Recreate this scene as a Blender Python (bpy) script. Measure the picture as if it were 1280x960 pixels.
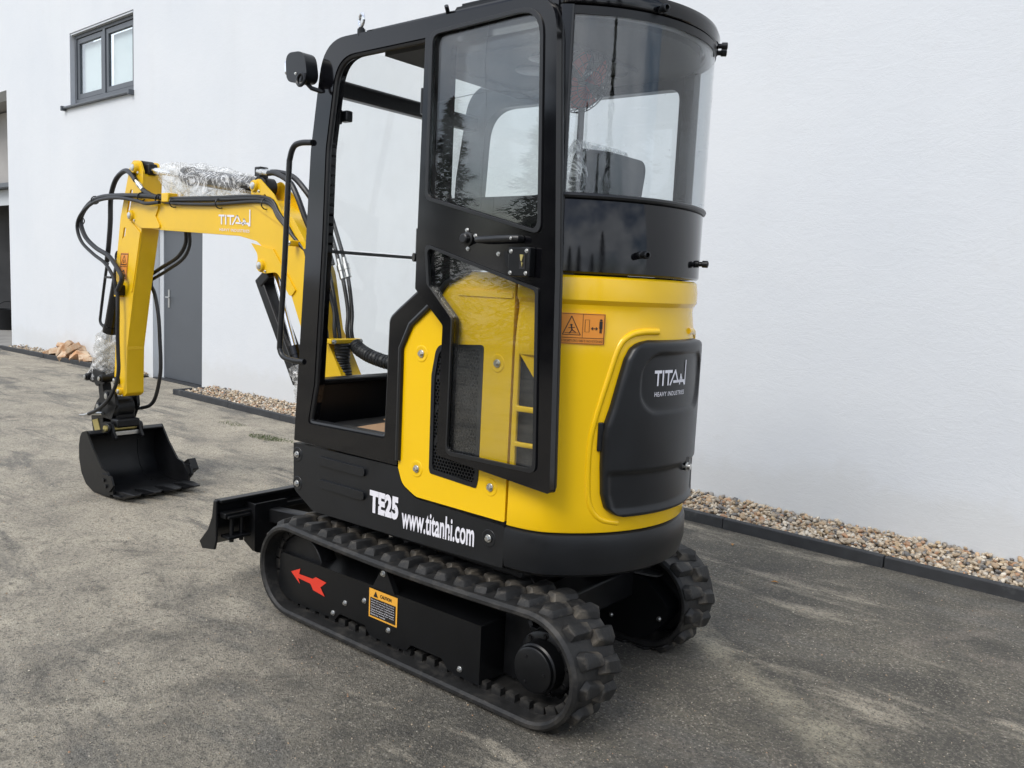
import bpy, bmesh, math, random
import numpy as np
from mathutils import Vector, Matrix
from mathutils.geometry import tessellate_polygon

for o in list(bpy.data.objects):
    bpy.data.objects.remove(o, do_unlink=True)
SC = bpy.context.scene
COL = SC.collection
RAD = math.radians
random.seed(7)
rng = np.random.default_rng(11)

# ------------------------------------------------------------------ camera
cam_d = bpy.data.cameras.new('camera')
cam = bpy.data.objects.new('camera', cam_d)
COL.objects.link(cam)
SC.camera = cam
cam_d.sensor_fit = 'HORIZONTAL'
cam_d.sensor_width = 36.0
cam_d.lens = 29.56
cam_d.clip_start = 0.05
cam_d.clip_end = 2000
_r = Vector((-0.772067, -0.633786, 0.047203)).normalized()
_u = Vector((0.110352, -0.060544, 0.992047)).normalized()
_b = Vector((-0.625887, 0.771136, 0.116684)).normalized()
cam.matrix_world = Matrix(((_r.x, _u.x, _b.x, -2.236), (_r.y, _u.y, _b.y, 2.71), (_r.z, _u.z, _b.z, 1.5), (0, 0, 0, 1)))

# ------------------------------------------------------------------ sky: broken overcast
SUN_EL, SUN_AZ = RAD(46), RAD(88)          # azimuth from +X towards +Y
W = bpy.data.worlds.new('World')
SC.world = W
W.use_nodes = True
nt = W.node_tree
nt.nodes.clear()
wo = nt.nodes.new('ShaderNodeOutputWorld')
bg = nt.nodes.new('ShaderNodeBackground')
bg.inputs['Strength'].default_value = 0.13
sky = nt.nodes.new('ShaderNodeTexSky')
sky.sky_type = 'NISHITA'
sky.sun_disc = False
sky.sun_elevation = SUN_EL
sky.sun_rotation = RAD(90) - SUN_AZ
sky.air_density = 1.0
sky.dust_density = 2.0
tc = nt.nodes.new('ShaderNodeTexCoord')
mp = nt.nodes.new('ShaderNodeMapping')
mp.inputs['Scale'].default_value = (1.0, 1.0, 2.2)
mp.inputs['Location'].default_value = (9, 2, 7)
nz = nt.nodes.new('ShaderNodeTexNoise')
nz.inputs['Scale'].default_value = 1.9
nz.inputs['Detail'].default_value = 7
nz.inputs['Roughness'].default_value = 0.55
rp = nt.nodes.new('ShaderNodeValToRGB')
rp.color_ramp.elements[0].position = 0.40
rp.color_ramp.elements[0].color = (0.06, 0.06, 0.06, 1)
rp.color_ramp.elements[1].position = 0.54
rp.color_ramp.elements[1].color = (1, 1, 1, 1)
nz2 = nt.nodes.new('ShaderNodeTexNoise')
nz2.inputs['Scale'].default_value = 3.5
nz2.inputs['Detail'].default_value = 6
rp2 = nt.nodes.new('ShaderNodeValToRGB')
rp2.color_ramp.elements[0].position = 0.3
rp2.color_ramp.elements[0].color = (5.7, 6.25, 7.1, 1)
rp2.color_ramp.elements[1].position = 0.7
rp2.color_ramp.elements[1].color = (10.0, 10.5, 11.3, 1)
mx = nt.nodes.new('ShaderNodeMixRGB')
L = nt.links.new
L(tc.outputs['Generated'], mp.inputs['Vector'])
L(mp.outputs[0], nz.inputs['Vector'])
L(mp.outputs[0], nz2.inputs['Vector'])
L(nz.outputs['Fac'], rp.inputs[0])
L(nz2.outputs['Fac'], rp2.inputs[0])
L(rp.outputs[0], mx.inputs[0])
L(sky.outputs[0], mx.inputs[1])
L(rp2.outputs[0], mx.inputs[2])
L(mx.outputs[0], bg.inputs['Color'])
L(bg.outputs[0], wo.inputs['Surface'])

# ------------------------------------------------------------------ sun through thin cloud
sun_d = bpy.data.lights.new('sun', 'SUN')
sun_d.energy = 1.4
sun_d.angle = RAD(28)
sun_d.color = (1.0, 0.965, 0.91)
sun = bpy.data.objects.new('sun', sun_d)
COL.objects.link(sun)
_sd = Vector((math.cos(SUN_EL) * math.cos(SUN_AZ), math.cos(SUN_EL) * math.sin(SUN_AZ), math.sin(SUN_EL)))
sun.rotation_euler = _sd.to_track_quat('Z', 'Y').to_euler()

SC.render.engine = 'CYCLES'
SC.view_settings.view_transform = 'Standard'
SC.view_settings.look = 'None'
SC.view_settings.gamma = 1.0
SC.view_settings.use_curve_mapping = False
SC.view_settings.exposure = 0.46
SC.cycles.max_bounces = 10
SC.cycles.transparent_max_bounces = 24
SC.cycles.caustics_reflective = False
SC.cycles.caustics_refractive = False

# ------------------------------------------------------------------ materials
def new_mat(name):
    m = bpy.data.materials.new(name)
    m.use_nodes = True
    t = m.node_tree
    b = next(n for n in t.nodes if n.type == 'BSDF_PRINCIPLED')
    return m, t, b

def node(t, kind, **kw):
    n = t.nodes.new(kind)
    for k, v in kw.items():
        if k in n.inputs:
            n.inputs[k].default_value = v
        else:
            setattr(n, k, v)
    return n

def ramp(t, src, stops):
    r = t.nodes.new('ShaderNodeValToRGB')
    el = r.color_ramp.elements
    while len(el) < len(stops):
        el.new(0.5)
    for e, (p, c) in zip(el, stops):
        e.position = p
        e.color = (c, c, c, 1) if isinstance(c, (int, float)) else (*c, 1)
    t.links.new(src, r.inputs[0])
    return r.outputs[0]

def mix(t, fac, a, b, mode='MIX'):
    n = t.nodes.new('ShaderNodeMixRGB')
    n.blend_type = mode
    for s, v in ((0, fac), (1, a), (2, b)):
        if hasattr(v, 'links') or isinstance(v, bpy.types.NodeSocket):
            t.links.new(v, n.inputs[s])
        elif isinstance(v, (int, float)):
            n.inputs[s].default_value = v if s == 0 else (v, v, v, 1)
        else:
            n.inputs[s].default_value = (*v, 1)
    return n.outputs[0]

def noise(t, scale, detail=5, rough=0.55, vec=None, dist=0.0):
    n = node(t, 'ShaderNodeTexNoise', Scale=scale, Detail=detail, Roughness=rough, Distortion=dist)
    if vec is None:
        c = t.nodes.new('ShaderNodeTexCoord')
        vec = c.outputs['Object']
    t.links.new(vec, n.inputs['Vector'])
    return n.outputs['Fac']

def bump(t, b, h, strength, dist):
    n = node(t, 'ShaderNodeBump', Strength=strength, Distance=dist)
    t.links.new(h, n.inputs['Height'])
    t.links.new(n.outputs[0], b.inputs['Normal'])
    return n

M = {}

def simple(name, col, rough=0.5, metal=0.0, coat=0.0, var=0.0, vscale=6.0, bmp=0.0, bscale=200.0, dust=None, spec=None):
    m, t, b = new_mat(name)
    b.inputs['Base Color'].default_value = (*col, 1)
    b.inputs['Roughness'].default_value = rough
    b.inputs['Metallic'].default_value = metal
    b.inputs['Coat Weight'].default_value = coat
    b.inputs['Coat Roughness'].default_value = 0.06
    if spec is not None:
        b.inputs['Specular IOR Level'].default_value = spec
    last = None
    if var:
        f = noise(t, vscale, 6)
        last = mix(t, ramp(t, f, [(0.3, 0.0), (0.7, 1.0)]), [c * (1 - var) for c in col], [min(1, c * (1 + var)) for c in col])
        rr = node(t, 'ShaderNodeMapRange')
        t.links.new(f, rr.inputs[0])
        rr.inputs[3].default_value = max(0.02, rough - 0.08)
        rr.inputs[4].default_value = rough + 0.1
        t.links.new(rr.outputs[0], b.inputs['Roughness'])
    if dust:
        dcol, dlo, dhi, dsc = dust
        f2 = noise(t, dsc, 8, 0.65)
        last = mix(t, ramp(t, f2, [(dlo, 0.0), (dhi, 1.0)]), last if last is not None else col, dcol)
    if last is not None:
        t.links.new(last, b.inputs['Base Color'])
    if bmp:
        bump(t, b, noise(t, bscale, 4), bmp, 0.002)
    M[name] = m
    return m

simple('yellow', (0.91, 0.56, 0.003), 0.18, coat=0.15, var=0.02, vscale=3)
simple('yellow_boom', (0.80, 0.495, 0.004), 0.36, coat=0.05, var=0.05, vscale=5, bmp=0.06, bscale=120)
simple('black_plastic', (0.0085, 0.0095, 0.0112), 0.33, var=0.18, vscale=7, bmp=0.10, bscale=420, spec=0.42)
simple('black_gloss', (0.003, 0.003, 0.004), 0.055, var=0.05, vscale=4, spec=0.46)
simple('black_satin', (0.0050, 0.0054, 0.0062), 0.32, var=0.15, vscale=8, spec=0.35)
simple('black_steel', (0.0058, 0.0062, 0.0072), 0.38, var=0.25, vscale=14, bmp=0.08, bscale=90, dust=((0.03, 0.028, 0.026), 0.62, 0.88, 22), spec=0.35)
simple('rubber', (0.014, 0.0138, 0.0135), 0.55, var=0.25, vscale=25, bmp=0.35, bscale=140, dust=((0.060, 0.055, 0.048), 0.50, 0.78, 14), spec=0.4)
simple('rubber_lug', (0.015, 0.0148, 0.0145), 0.58, var=0.35, vscale=30, bmp=0.8, bscale=70, dust=((0.110, 0.095, 0.074), 0.48, 0.66, 7), spec=0.35)
simple('gasket', (0.010, 0.0105, 0.0115), 0.36, spec=0.5)
simple('dark_bolt', (0.02, 0.02, 0.021), 0.4, metal=0.6)
simple('hose', (0.009, 0.009, 0.010), 0.42, var=0.2, vscale=30, bmp=0.2, bscale=260)
simple('corrugated', (0.016, 0.0165, 0.018), 0.45)
simple('chrome', (0.75, 0.76, 0.78), 0.16, metal=1.0)
simple('zinc', (0.60, 0.60, 0.58), 0.32, metal=1.0, var=0.08, vscale=60)
simple('brass', (0.62, 0.52, 0.20), 0.35, metal=0.8)
simple('dusty_steel', (0.060, 0.060, 0.060), 0.6, var=0.3, vscale=20)
simple('headliner', (0.085, 0.088, 0.092), 0.8, var=0.05, vscale=12)
simple('seat_vinyl', (0.016, 0.017, 0.016), 0.45, bmp=0.2, bscale=160)
simple('cardboard', (0.36, 0.22, 0.12), 0.85, var=0.1, vscale=9)
simple('floor_mat', (0.012, 0.012, 0.013), 0.6)
simple('red_plastic', (0.50, 0.03, 0.008), 0.4)
simple('red_print', (0.72, 0.045, 0.022), 0.5)
simple('white_print', (0.80, 0.79, 0.84), 0.45)
simple('orange_print', (0.80, 0.29, 0.035), 0.45)
simple('amber_print', (0.85, 0.42, 0.05), 0.45)
simple('black_print', (0.012, 0.010, 0.009), 0.5)
simple('anthracite', (0.075, 0.085, 0.098), 0.42, var=0.06, vscale=5)
simple('reveal', (0.50, 0.53, 0.56), 0.7)
simple('kerb_stone', (0.032, 0.034, 0.037), 0.75, var=0.25, vscale=12, bmp=0.4, bscale=160, dust=((0.10, 0.10, 0.095), 0.60, 0.80, 6))
simple('sky_backing', (0.72, 0.76, 0.77), 0.8)
simple('brick', (0.46, 0.25, 0.13), 0.9, var=0.35, vscale=9, bmp=0.4, bscale=60, dust=((0.60, 0.47, 0.33), 0.42, 0.58, 5))
simple('dark_bay', (0.16, 0.16, 0.16), 0.85, var=0.15, vscale=2)
simple('bay_soffit', (0.34, 0.33, 0.32), 0.85, var=0.1, vscale=2)
simple('concrete', (0.30, 0.29, 0.27), 0.9, var=0.2, vscale=3, bmp=0.3, bscale=80)
simple('bark', (0.07, 0.05, 0.035), 0.9, var=0.3, vscale=8)
simple('fence_wood', (0.13, 0.085, 0.055), 0.85, var=0.3, vscale=5)

def mk_leaf():
    m, t, b = new_mat('conifer_leaf')
    oi = t.nodes.new('ShaderNodeNewGeometry')
    c = ramp(t, oi.outputs['Random Per Island'], [(0.0, (0.018, 0.035, 0.016)), (1.0, (0.05, 0.075, 0.03))])
    t.links.new(c, b.inputs['Base Color'])
    b.inputs['Roughness'].default_value = 0.7
    M['leaf'] = m
    m, t, b = new_mat('grass')
    oi = t.nodes.new('ShaderNodeNewGeometry')
    c = ramp(t, oi.outputs['Random Per Island'], [(0.0, (0.05, 0.085, 0.025)), (1.0, (0.12, 0.15, 0.05))])
    t.links.new(c, b.inputs['Base Color'])
    b.inputs['Roughness'].default_value = 0.7
    M['grass'] = m
mk_leaf()

def glass(name, tint, refl=1.0, ior=1.5, haze=0.0):
    """thin pane: tinted straight-through light plus Fresnel mirror reflection"""
    m = bpy.data.materials.new(name)
    m.use_nodes = True
    t = m.node_tree
    t.nodes.clear()
    o = t.nodes.new('ShaderNodeOutputMaterial')
    tr = node(t, 'ShaderNodeBsdfTransparent', Color=(*tint, 1))
    gl = node(t, 'ShaderNodeBsdfGlossy', Color=(refl, refl, refl, 1), Roughness=0.0)
    # Schlick reflectance, the same from either side of the pane
    f0 = ((ior - 1) / (ior + 1)) ** 2
    lw = node(t, 'ShaderNodeLayerWeight', Blend=0.5)
    pw = node(t, 'ShaderNodeMath', operation='POWER')
    t.links.new(lw.outputs['Facing'], pw.inputs[0])
    pw.inputs[1].default_value = 5.0
    fr = node(t, 'ShaderNodeMath', operation='MULTIPLY_ADD')
    t.links.new(pw.outputs[0], fr.inputs[0])
    fr.inputs[1].default_value = 1 - f0
    fr.inputs[2].default_value = f0
    ms = t.nodes.new('ShaderNodeMixShader')
    t.links.new(fr.outputs[0], ms.inputs[0])
    t.links.new(tr.outputs[0], ms.inputs[1])
    t.links.new(gl.outputs[0], ms.inputs[2])
    out = ms.outputs[0]
    if haze:
        df = node(t, 'ShaderNodeBsdfDiffuse', Color=(0.75, 0.77, 0.78, 1))
        f = noise(t, 9.0, 7, 0.6)
        r = ramp(t, f, [(0.35, 0.0), (0.8, haze)])
        m2 = t.nodes.new('ShaderNodeMixShader')
        t.links.new(r, m2.inputs[0])
        t.links.new(out, m2.inputs[1])
        t.links.new(df.outputs[0], m2.inputs[2])
        out = m2.outputs[0]
    t.links.new(out, o.inputs['Surface'])
    M[name] = m
glass('cab_glass', (0.965, 0.975, 0.97), 1.0, 1.45, 0.02)
glass('door_glass', (0.90, 0.915, 0.915), 1.0, 1.60, 0.02)
glass('rear_glass', (0.88, 0.90, 0.91), 1.0, 1.56, 0.004)
glass('window_glass', (0.92, 0.95, 0.95), 1.0, 1.7, 0.0)

def mk_drop():
    m, t, b = new_mat('water_drop')
    b.inputs['Base Color'].default_value = (0.85, 0.9, 0.95, 1)
    b.inputs['Roughness'].default_value = 0.03
    b.inputs['Alpha'].default_value = 0.28
    M['water_drop'] = m
mk_drop()

def mk_film():
    m = bpy.data.materials.new('plastic_film')
    m.use_nodes = True
    t = m.node_tree
    t.nodes.clear()
    o = t.nodes.new('ShaderNodeOutputMaterial')
    tr = node(t, 'ShaderNodeBsdfTransparent', Color=(0.96, 0.96, 0.95, 1))
    pb = t.nodes.new('ShaderNodeBsdfPrincipled')
    pb.inputs['Base Color'].default_value = (0.86, 0.86, 0.85, 1)
    pb.inputs['Roughness'].default_value = 0.28
    f = noise(t, 7.0, 3, 0.5, dist=2.2)
    r = ramp(t, f, [(0.30, 0.10), (0.42, 0.18), (0.465, 0.22), (0.495, 0.85), (0.525, 0.24), (0.60, 0.14), (0.64, 0.70), (0.68, 0.16)])  # near-opaque white ridges paint the streak highlights of the wrinkled film
    bn = node(t, 'ShaderNodeBump', Strength=0.6, Distance=0.012)
    t.links.new(f, bn.inputs['Height'])
    t.links.new(bn.outputs[0], pb.inputs['Normal'])
    ms = t.nodes.new('ShaderNodeMixShader')
    t.links.new(r, ms.inputs[0])
    t.links.new(tr.outputs[0], ms.inputs[1])
    t.links.new(pb.outputs[0], ms.inputs[2])
    t.links.new(ms.outputs[0], o.inputs['Surface'])
    M['film'] = m
mk_film()

def mk_wall():
    m, t, b = new_mat('white_render')
    f1 = noise(t, 0.55, 6, 0.6)
    c = t.nodes.new('ShaderNodeTexCoord')
    mp = node(t, 'ShaderNodeMapping')
    mp.inputs['Scale'].default_value = (1.6, 1.0, 0.16)
    t.links.new(c.outputs['Object'], mp.inputs['Vector'])
    f2 = noise(t, 1.6, 6, 0.6, mp.outputs[0])
    f3 = noise(t, 5.5, 8, 0.7)
    base = mix(t, ramp(t, f1, [(0.3, 0.0), (0.7, 1.0)]), (0.615, 0.645, 0.68), (0.665, 0.688, 0.712))
    base = mix(t, ramp(t, f2, [(0.52, 0.0), (0.80, 0.16)]), base, (0.54, 0.55, 0.555))
    base = mix(t, ramp(t, f3, [(0.62, 0.0), (0.80, 0.28)]), base, (0.55, 0.55, 0.535))
    # splash-back dirt on the foot of the render
    sx = t.nodes.new('ShaderNodeSeparateXYZ')
    t.links.new(c.outputs['Object'], sx.inputs[0])
    ad = node(t, 'ShaderNodeMath', operation='MULTIPLY_ADD')
    t.links.new(noise(t, 3.0, 7, 0.7), ad.inputs[0])
    ad.inputs[1].default_value = -0.55
    t.links.new(sx.outputs['Z'], ad.inputs[2])
    base = mix(t, ramp(t, ad.outputs[0], [(0.0, 0.20), (0.14, 0.0)]), base, (0.50, 0.49, 0.44))
    t.links.new(base, b.inputs['Base Color'])
    b.inputs['Roughness'].default_value = 0.85
    n1 = noise(t, 2.2, 6, 0.62)
    n2 = noise(t, 60, 4)
    tm = node(t, 'ShaderNodeMapping')
    tm.inputs['Scale'].default_value = (0.5, 1.0, 1.6)
    tm.inputs['Rotation'].default_value = (0, RAD(12), 0)
    t.links.new(c.outputs['Object'], tm.inputs['Vector'])
    n3 = noise(t, 6.5, 7, 0.7, tm.outputs[0], 1.2)
    n3 = ramp(t, n3, [(0.44, 0.0), (0.50, 1.0), (0.56, 0.2)])
    h = mix(t, 0.10, mix(t, 0.05, n1, n3), n2)
    bump(t, b, h, 0.30, 0.022)
    M['render'] = m
mk_wall()

def mk_ground():
    m, t, b = new_mat('worn_tarmac')
    c = t.nodes.new('ShaderNodeTexCoord')
    P = c.outputs['Object']
    sx = t.nodes.new('ShaderNodeSeparateXYZ')
    t.links.new(P, sx.inputs[0])
    def lin(ax, ay, k, wob=None, ws=0.0):
        """ax*x + ay*y + k (+ noise wobble)"""
        m1 = node(t, 'ShaderNodeMath', operation='MULTIPLY_ADD')
        t.links.new(sx.outputs['X'], m1.inputs[0]); m1.inputs[1].default_value = ax; m1.inputs[2].default_value = k
        m2 = node(t, 'ShaderNodeMath', operation='MULTIPLY_ADD')
        t.links.new(sx.outputs['Y'], m2.inputs[0]); m2.inputs[1].default_value = ay
        t.links.new(m1.outputs[0], m2.inputs[2])
        if wob is None:
            return m2.outputs[0]
        m3 = node(t, 'ShaderNodeMath', operation='MULTIPLY_ADD')
        t.links.new(wob, m3.inputs[0]); m3.inputs[1].default_value = ws
        t.links.new(m2.outputs[0], m3.inputs[2])
        return m3.outputs[0]
    big = noise(t, 0.8, 7, 0.62)
    mid = noise(t, 2.4, 9, 0.68, dist=0.5)
    mp = node(t, 'ShaderNodeMapping')
    mp.inputs['Rotation'].default_value = (0, 0, RAD(24))
    mp.inputs['Scale'].default_value = (0.35, 1.4, 1.0)
    t.links.new(P, mp.inputs['Vector'])
    streak = noise(t, 1.7, 9, 0.68, mp.outputs[0], 0.4)
    fine = noise(t, 62, 5, 0.85)
    fin2 = noise(t, 22, 8, 0.8)
    grit = node(t, 'ShaderNodeTexVoronoi', Scale=165.0)
    t.links.new(P, grit.inputs['Vector'])
    sep = t.nodes.new('ShaderNodeSeparateColor')
    t.links.new(grit.outputs['Color'], sep.inputs[0])
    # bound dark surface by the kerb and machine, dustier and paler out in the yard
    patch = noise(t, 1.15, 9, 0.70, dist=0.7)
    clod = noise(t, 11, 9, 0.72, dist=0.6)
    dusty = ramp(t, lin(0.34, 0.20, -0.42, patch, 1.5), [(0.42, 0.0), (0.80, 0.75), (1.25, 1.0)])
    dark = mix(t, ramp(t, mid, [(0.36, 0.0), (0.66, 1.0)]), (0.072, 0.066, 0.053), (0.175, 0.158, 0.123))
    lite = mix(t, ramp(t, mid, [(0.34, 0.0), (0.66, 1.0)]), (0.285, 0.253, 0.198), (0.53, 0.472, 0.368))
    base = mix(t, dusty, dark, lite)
    # grey worn wheel paths and pale washed dust, both drawn out along the yard
    base = mix(t, ramp(t, streak, [(0.53, 0.0), (0.61, 0.8)]), base, (0.142, 0.134, 0.116))
    base = mix(t, ramp(t, streak, [(0.35, 0.8), (0.44, 0.0)]), base, (0.47, 0.415, 0.32))
    # damp dark patches
    base = mix(t, ramp(t, patch, [(0.33, 0.75), (0.43, 0.0)]), base, (0.046, 0.042, 0.034))
    rust = noise(t, 1.7, 7, 0.7, dist=0.8)
    base = mix(t, ramp(t, rust, [(0.56, 0.0), (0.68, 0.45)]), base, (0.30, 0.255, 0.205))
    # line of washed sand along the yard, right of the machine
    d = lin(0.62, 1.0, 1.05, mid, 0.62)
    sand = mix(t, 1.0, ramp(t, d, [(0.14, 0.0), (0.27, 1.0), (0.36, 1.0), (0.50, 0.0)]), ramp(t, noise(t, 3.2, 8, 0.7), [(0.38, 0.0), (0.56, 0.9)]), 'MULTIPLY')
    base = mix(t, sand, base, (0.36, 0.325, 0.24))
    # crumbs, stone tops and gaps between them
    base = mix(t, ramp(t, clod, [(0.30, 0.80), (0.40, 0.0)]), base, (0.045, 0.041, 0.034))
    base = mix(t, ramp(t, fin2, [(0.36, 0.60), (0.48, 0.0)]), base, (0.055, 0.051, 0.044))
    base = mix(t, ramp(t, fine, [(0.37, 0.70), (0.49, 0.0)]), base, (0.055, 0.051, 0.045))
    base = mix(t, ramp(t, fine, [(0.54, 0.0), (0.66, 0.60)]), base, (0.46, 0.425, 0.36))
    amt = mix(t, 1.0, ramp(t, sep.outputs[0], [(0.91, 0.0), (0.99, 0.8)]), ramp(t, mid, [(0.38, 0.12), (0.62, 0.9)]), 'MULTIPLY')
    base = mix(t, amt, base, (0.46, 0.42, 0.34))
    base = mix(t, ramp(t, sep.outputs[1], [(0.86, 0.0), (0.97, 0.7)]), base, (0.045, 0.043, 0.040))
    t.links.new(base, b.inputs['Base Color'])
    t.links.new(ramp(t, mid, [(0.3, 0.66), (0.7, 0.92)]), b.inputs['Roughness'])
    h = mix(t, 0.45, noise(t, 7, 9, 0.75), fin2)
    h2 = mix(t, 0.22, h, fine)
    h3 = mix(t, 0.15, h2, grit.outputs['Distance'])
    bump(t, b, h3, 1.0, 0.03)
    M['tarmac'] = m
mk_ground()

def mk_pebble():
    m, t, b = new_mat('river_pebble')
    a = t.nodes.new('ShaderNodeVertexColor')
    a.layer_name = 'Col'
    f = noise(t, 70, 5, 0.6)
    c = mix(t, ramp(t, f, [(0.35, 0.0), (0.7, 0.5)]), a.outputs['Color'], (0.30, 0.27, 0.22))
    t.links.new(c, b.inputs['Base Color'])
    b.inputs['Roughness'].default_value = 0.6
    M['pebble'] = m
mk_pebble()

# ------------------------------------------------------------------ mesh helpers
class MB:
    """collects shapes into one mesh"""
    def __init__(s):
        s.v = []
        s.f = []

    def add(s, vs, fs):
        k = len(s.v)
        s.v += [tuple(p) for p in vs]
        s.f += [tuple(i + k for i in f) for f in fs]
        return s

    def box(s, x0, x1, y0, y1, z0, z1, mat=None):
        vs = [Vector((x, y, z)) for x in (x0, x1) for y in (y0, y1) for z in (z0, z1)]
        if mat:
            vs = [mat @ p for p in vs]
        return s.add(vs, [(0, 1, 3, 2), (4, 6, 7, 5), (0, 4, 5, 1), (2, 3, 7, 6), (0, 2, 6, 4), (1, 5, 7, 3)])

    def plate(s, outer, a, b, holes=(), ax='y', fn=None):
        """polygon (with holes) given as (u,w) pairs, thickened from a to b along one axis"""
        loops = [list(outer)] + [list(h) for h in holes]
        flat = [p for l in loops for p in l]
        tris = tessellate_polygon([[Vector((p[0], p[1], 0)) for p in l] for l in loops])
        def mk(p, d):
            if fn:
                return fn(p[0], p[1], d)
            if ax == 'y':
                return (p[0], d, p[1])
            if ax == 'x':
                return (d, p[0], p[1])
            return (p[0], p[1], d)
        n = len(flat)
        vs = [mk(p, a) for p in flat] + [mk(p, b) for p in flat]
        fs = [tuple(t) for t in tris] + [tuple(i + n for i in reversed(t)) for t in tris]
        k = 0
        for l in loops:
            m = len(l)
            for i in range(m):
                j = (i + 1) % m
                fs.append((k + i, k + j, k + j + n, k + i + n))
            k += m
        return s.add(vs, fs)

    def tube(s, path, r, n=10, caps=True, closed=False, sect=None):
        """round (or given section) bar swept along a path"""
        P = [Vector(p) for p in path]
        m = len(P)
        T = []
        for i in range(m):
            a = P[(i - 1) % m] if (closed or i > 0) else P[i]
            b = P[(i + 1) % m] if (closed or i < m - 1) else P[i]
            d = b - a
            T.append(d.normalized() if d.length > 1e-9 else Vector((0, 0, 1)))
        up = Vector((0, 0, 1)) if abs(T[0].z) < 0.9 else Vector((1, 0, 0))
        nrm = (up - T[0] * up.dot(T[0])).normalized()
        vs = []
        for i in range(m):
            nrm = (nrm - T[i] * nrm.dot(T[i]))
            nrm = nrm.normalized() if nrm.length > 1e-6 else Vector((1, 0, 0))
            bi = T[i].cross(nrm)
            ri = r[i] if isinstance(r, (list, tuple)) else r
            if sect:
                for (u, w) in sect:
                    vs.append(P[i] + nrm * u + bi * w)
            else:
                for k in range(n):
                    a = 2 * math.pi * k / n
                    vs.append(P[i] + nrm * (ri * math.cos(a)) + bi * (ri * math.sin(a)))
        if sect:
            n = len(sect)
        fs = []
        for i in range(m if closed else m - 1):
            j = (i + 1) % m
            for k in range(n):
                l = (k + 1) % n
                fs.append((i * n + k, i * n + l, j * n + l, j * n + k))
        if caps and not closed:
            fs.append(tuple(reversed(range(n))))
            fs.append(tuple(range((m - 1) * n, m * n)))
        return s.add(vs, fs)

    def cyl(s, p0, p1, r0, r1=None, n=20):
        return s.tube([p0, p1], [r0, r0 if r1 is None else r1], n)

    def lathe(s, c, ax, prof, n=28):
        """prof: (distance along axis, radius)"""
        a = Vector(ax).normalized()
        path = [Vector(c) + a * d for d, r in prof]
        up = Vector((0, 0, 1)) if abs(a.z) < 0.9 else Vector((1, 0, 0))
        u = (up - a * up.dot(a)).normalized()
        w = a.cross(u)
        vs, fs = [], []
        for p, (d, r) in zip(path, prof):
            for k in range(n):
                t = 2 * math.pi * k / n
                vs.append(p + (u * math.cos(t) + w * math.sin(t)) * max(r, 1e-5))
        m = len(prof)
        for i in range(m - 1):
            for k in range(n):
                l = (k + 1) % n
                fs.append((i * n + k, i * n + l, (i + 1) * n + l, (i + 1) * n + k))
        fs.append(tuple(reversed(range(n))))
        fs.append(tuple(range((m - 1) * n, m * n)))
        return s.add(vs, fs)

    def torus(s, c, ax, R, r, n=24, k=8):
        a = Vector(ax).normalized()
        up = Vector((0, 0, 1)) if abs(a.z) < 0.9 else Vector((1, 0, 0))
        u = (up - a * up.dot(a)).normalized()
        w = a.cross(u)
        return s.tube([Vector(c) + (u * math.cos(2 * math.pi * i / n) + w * math.sin(2 * math.pi * i / n)) * R for i in range(n)], r, k, closed=True)

    def grid(s, P, closed_u=False):
        """P[i][j] points"""
        n, m = len(P), len(P[0])
        vs = [p for row in P for p in row]
        fs = []
        for i in range(n - 1):
            for j in range(m if closed_u else m - 1):
                l = (j + 1) % m
                fs.append((i * m + j, i * m + l, (i + 1) * m + l, (i + 1) * m + j))
        return s.add(vs, fs)

    def mesh(s, name, recalc=True, ang=35, smooth=True):
        me = bpy.data.meshes.new(name)
        me.from_pydata(s.v, [], s.f)
        if recalc:
            bm = bmesh.new()
            bm.from_mesh(me)
            bmesh.ops.recalc_face_normals(bm, faces=bm.faces)
            bm.to_mesh(me)
            bm.free()
        if smooth:
            me.polygons.foreach_set('use_smooth', [True] * len(me.polygons))
            me.set_sharp_from_angle(angle=RAD(ang))
        me.update()
        return me

def tag(o, label=None, cat=None, group=None, kind=None):
    if label: o['label'] = label
    if cat: o['category'] = cat
    if group: o['group'] = group
    if kind: o['kind'] = kind
    return o

def obj(name, mb, mat, parent=None, bev=0.0, seg=2, ang=35, recalc=True, solid=0.0):
    me = mb if isinstance(mb, bpy.types.Mesh) else mb.mesh(name, recalc, ang)
    if mat and not me.materials:
        me.materials.append(M[mat] if isinstance(mat, str) else mat)
    o = bpy.data.objects.new(name, me)
    COL.objects.link(o)
    if parent:
        o.parent = parent
    if solid:
        sm = o.modifiers.new('thickness', 'SOLIDIFY')
        sm.thickness = solid
        sm.offset = -1
    if bev:
        b = o.modifiers.new('edge', 'BEVEL')
        b.width = bev
        b.segments = seg
        b.limit_method = 'ANGLE'
        b.angle_limit = RAD(40)
        wn = o.modifiers.new('normals', 'WEIGHTED_NORMAL')
        wn.keep_sharp = True
        wn.weight = 100
    return o

def empty(name, loc=(0, 0, 0)):
    o = bpy.data.objects.new(name, None)
    o.empty_display_size = 0.2
    COL.objects.link(o)
    o.location = loc
    return o

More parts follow.
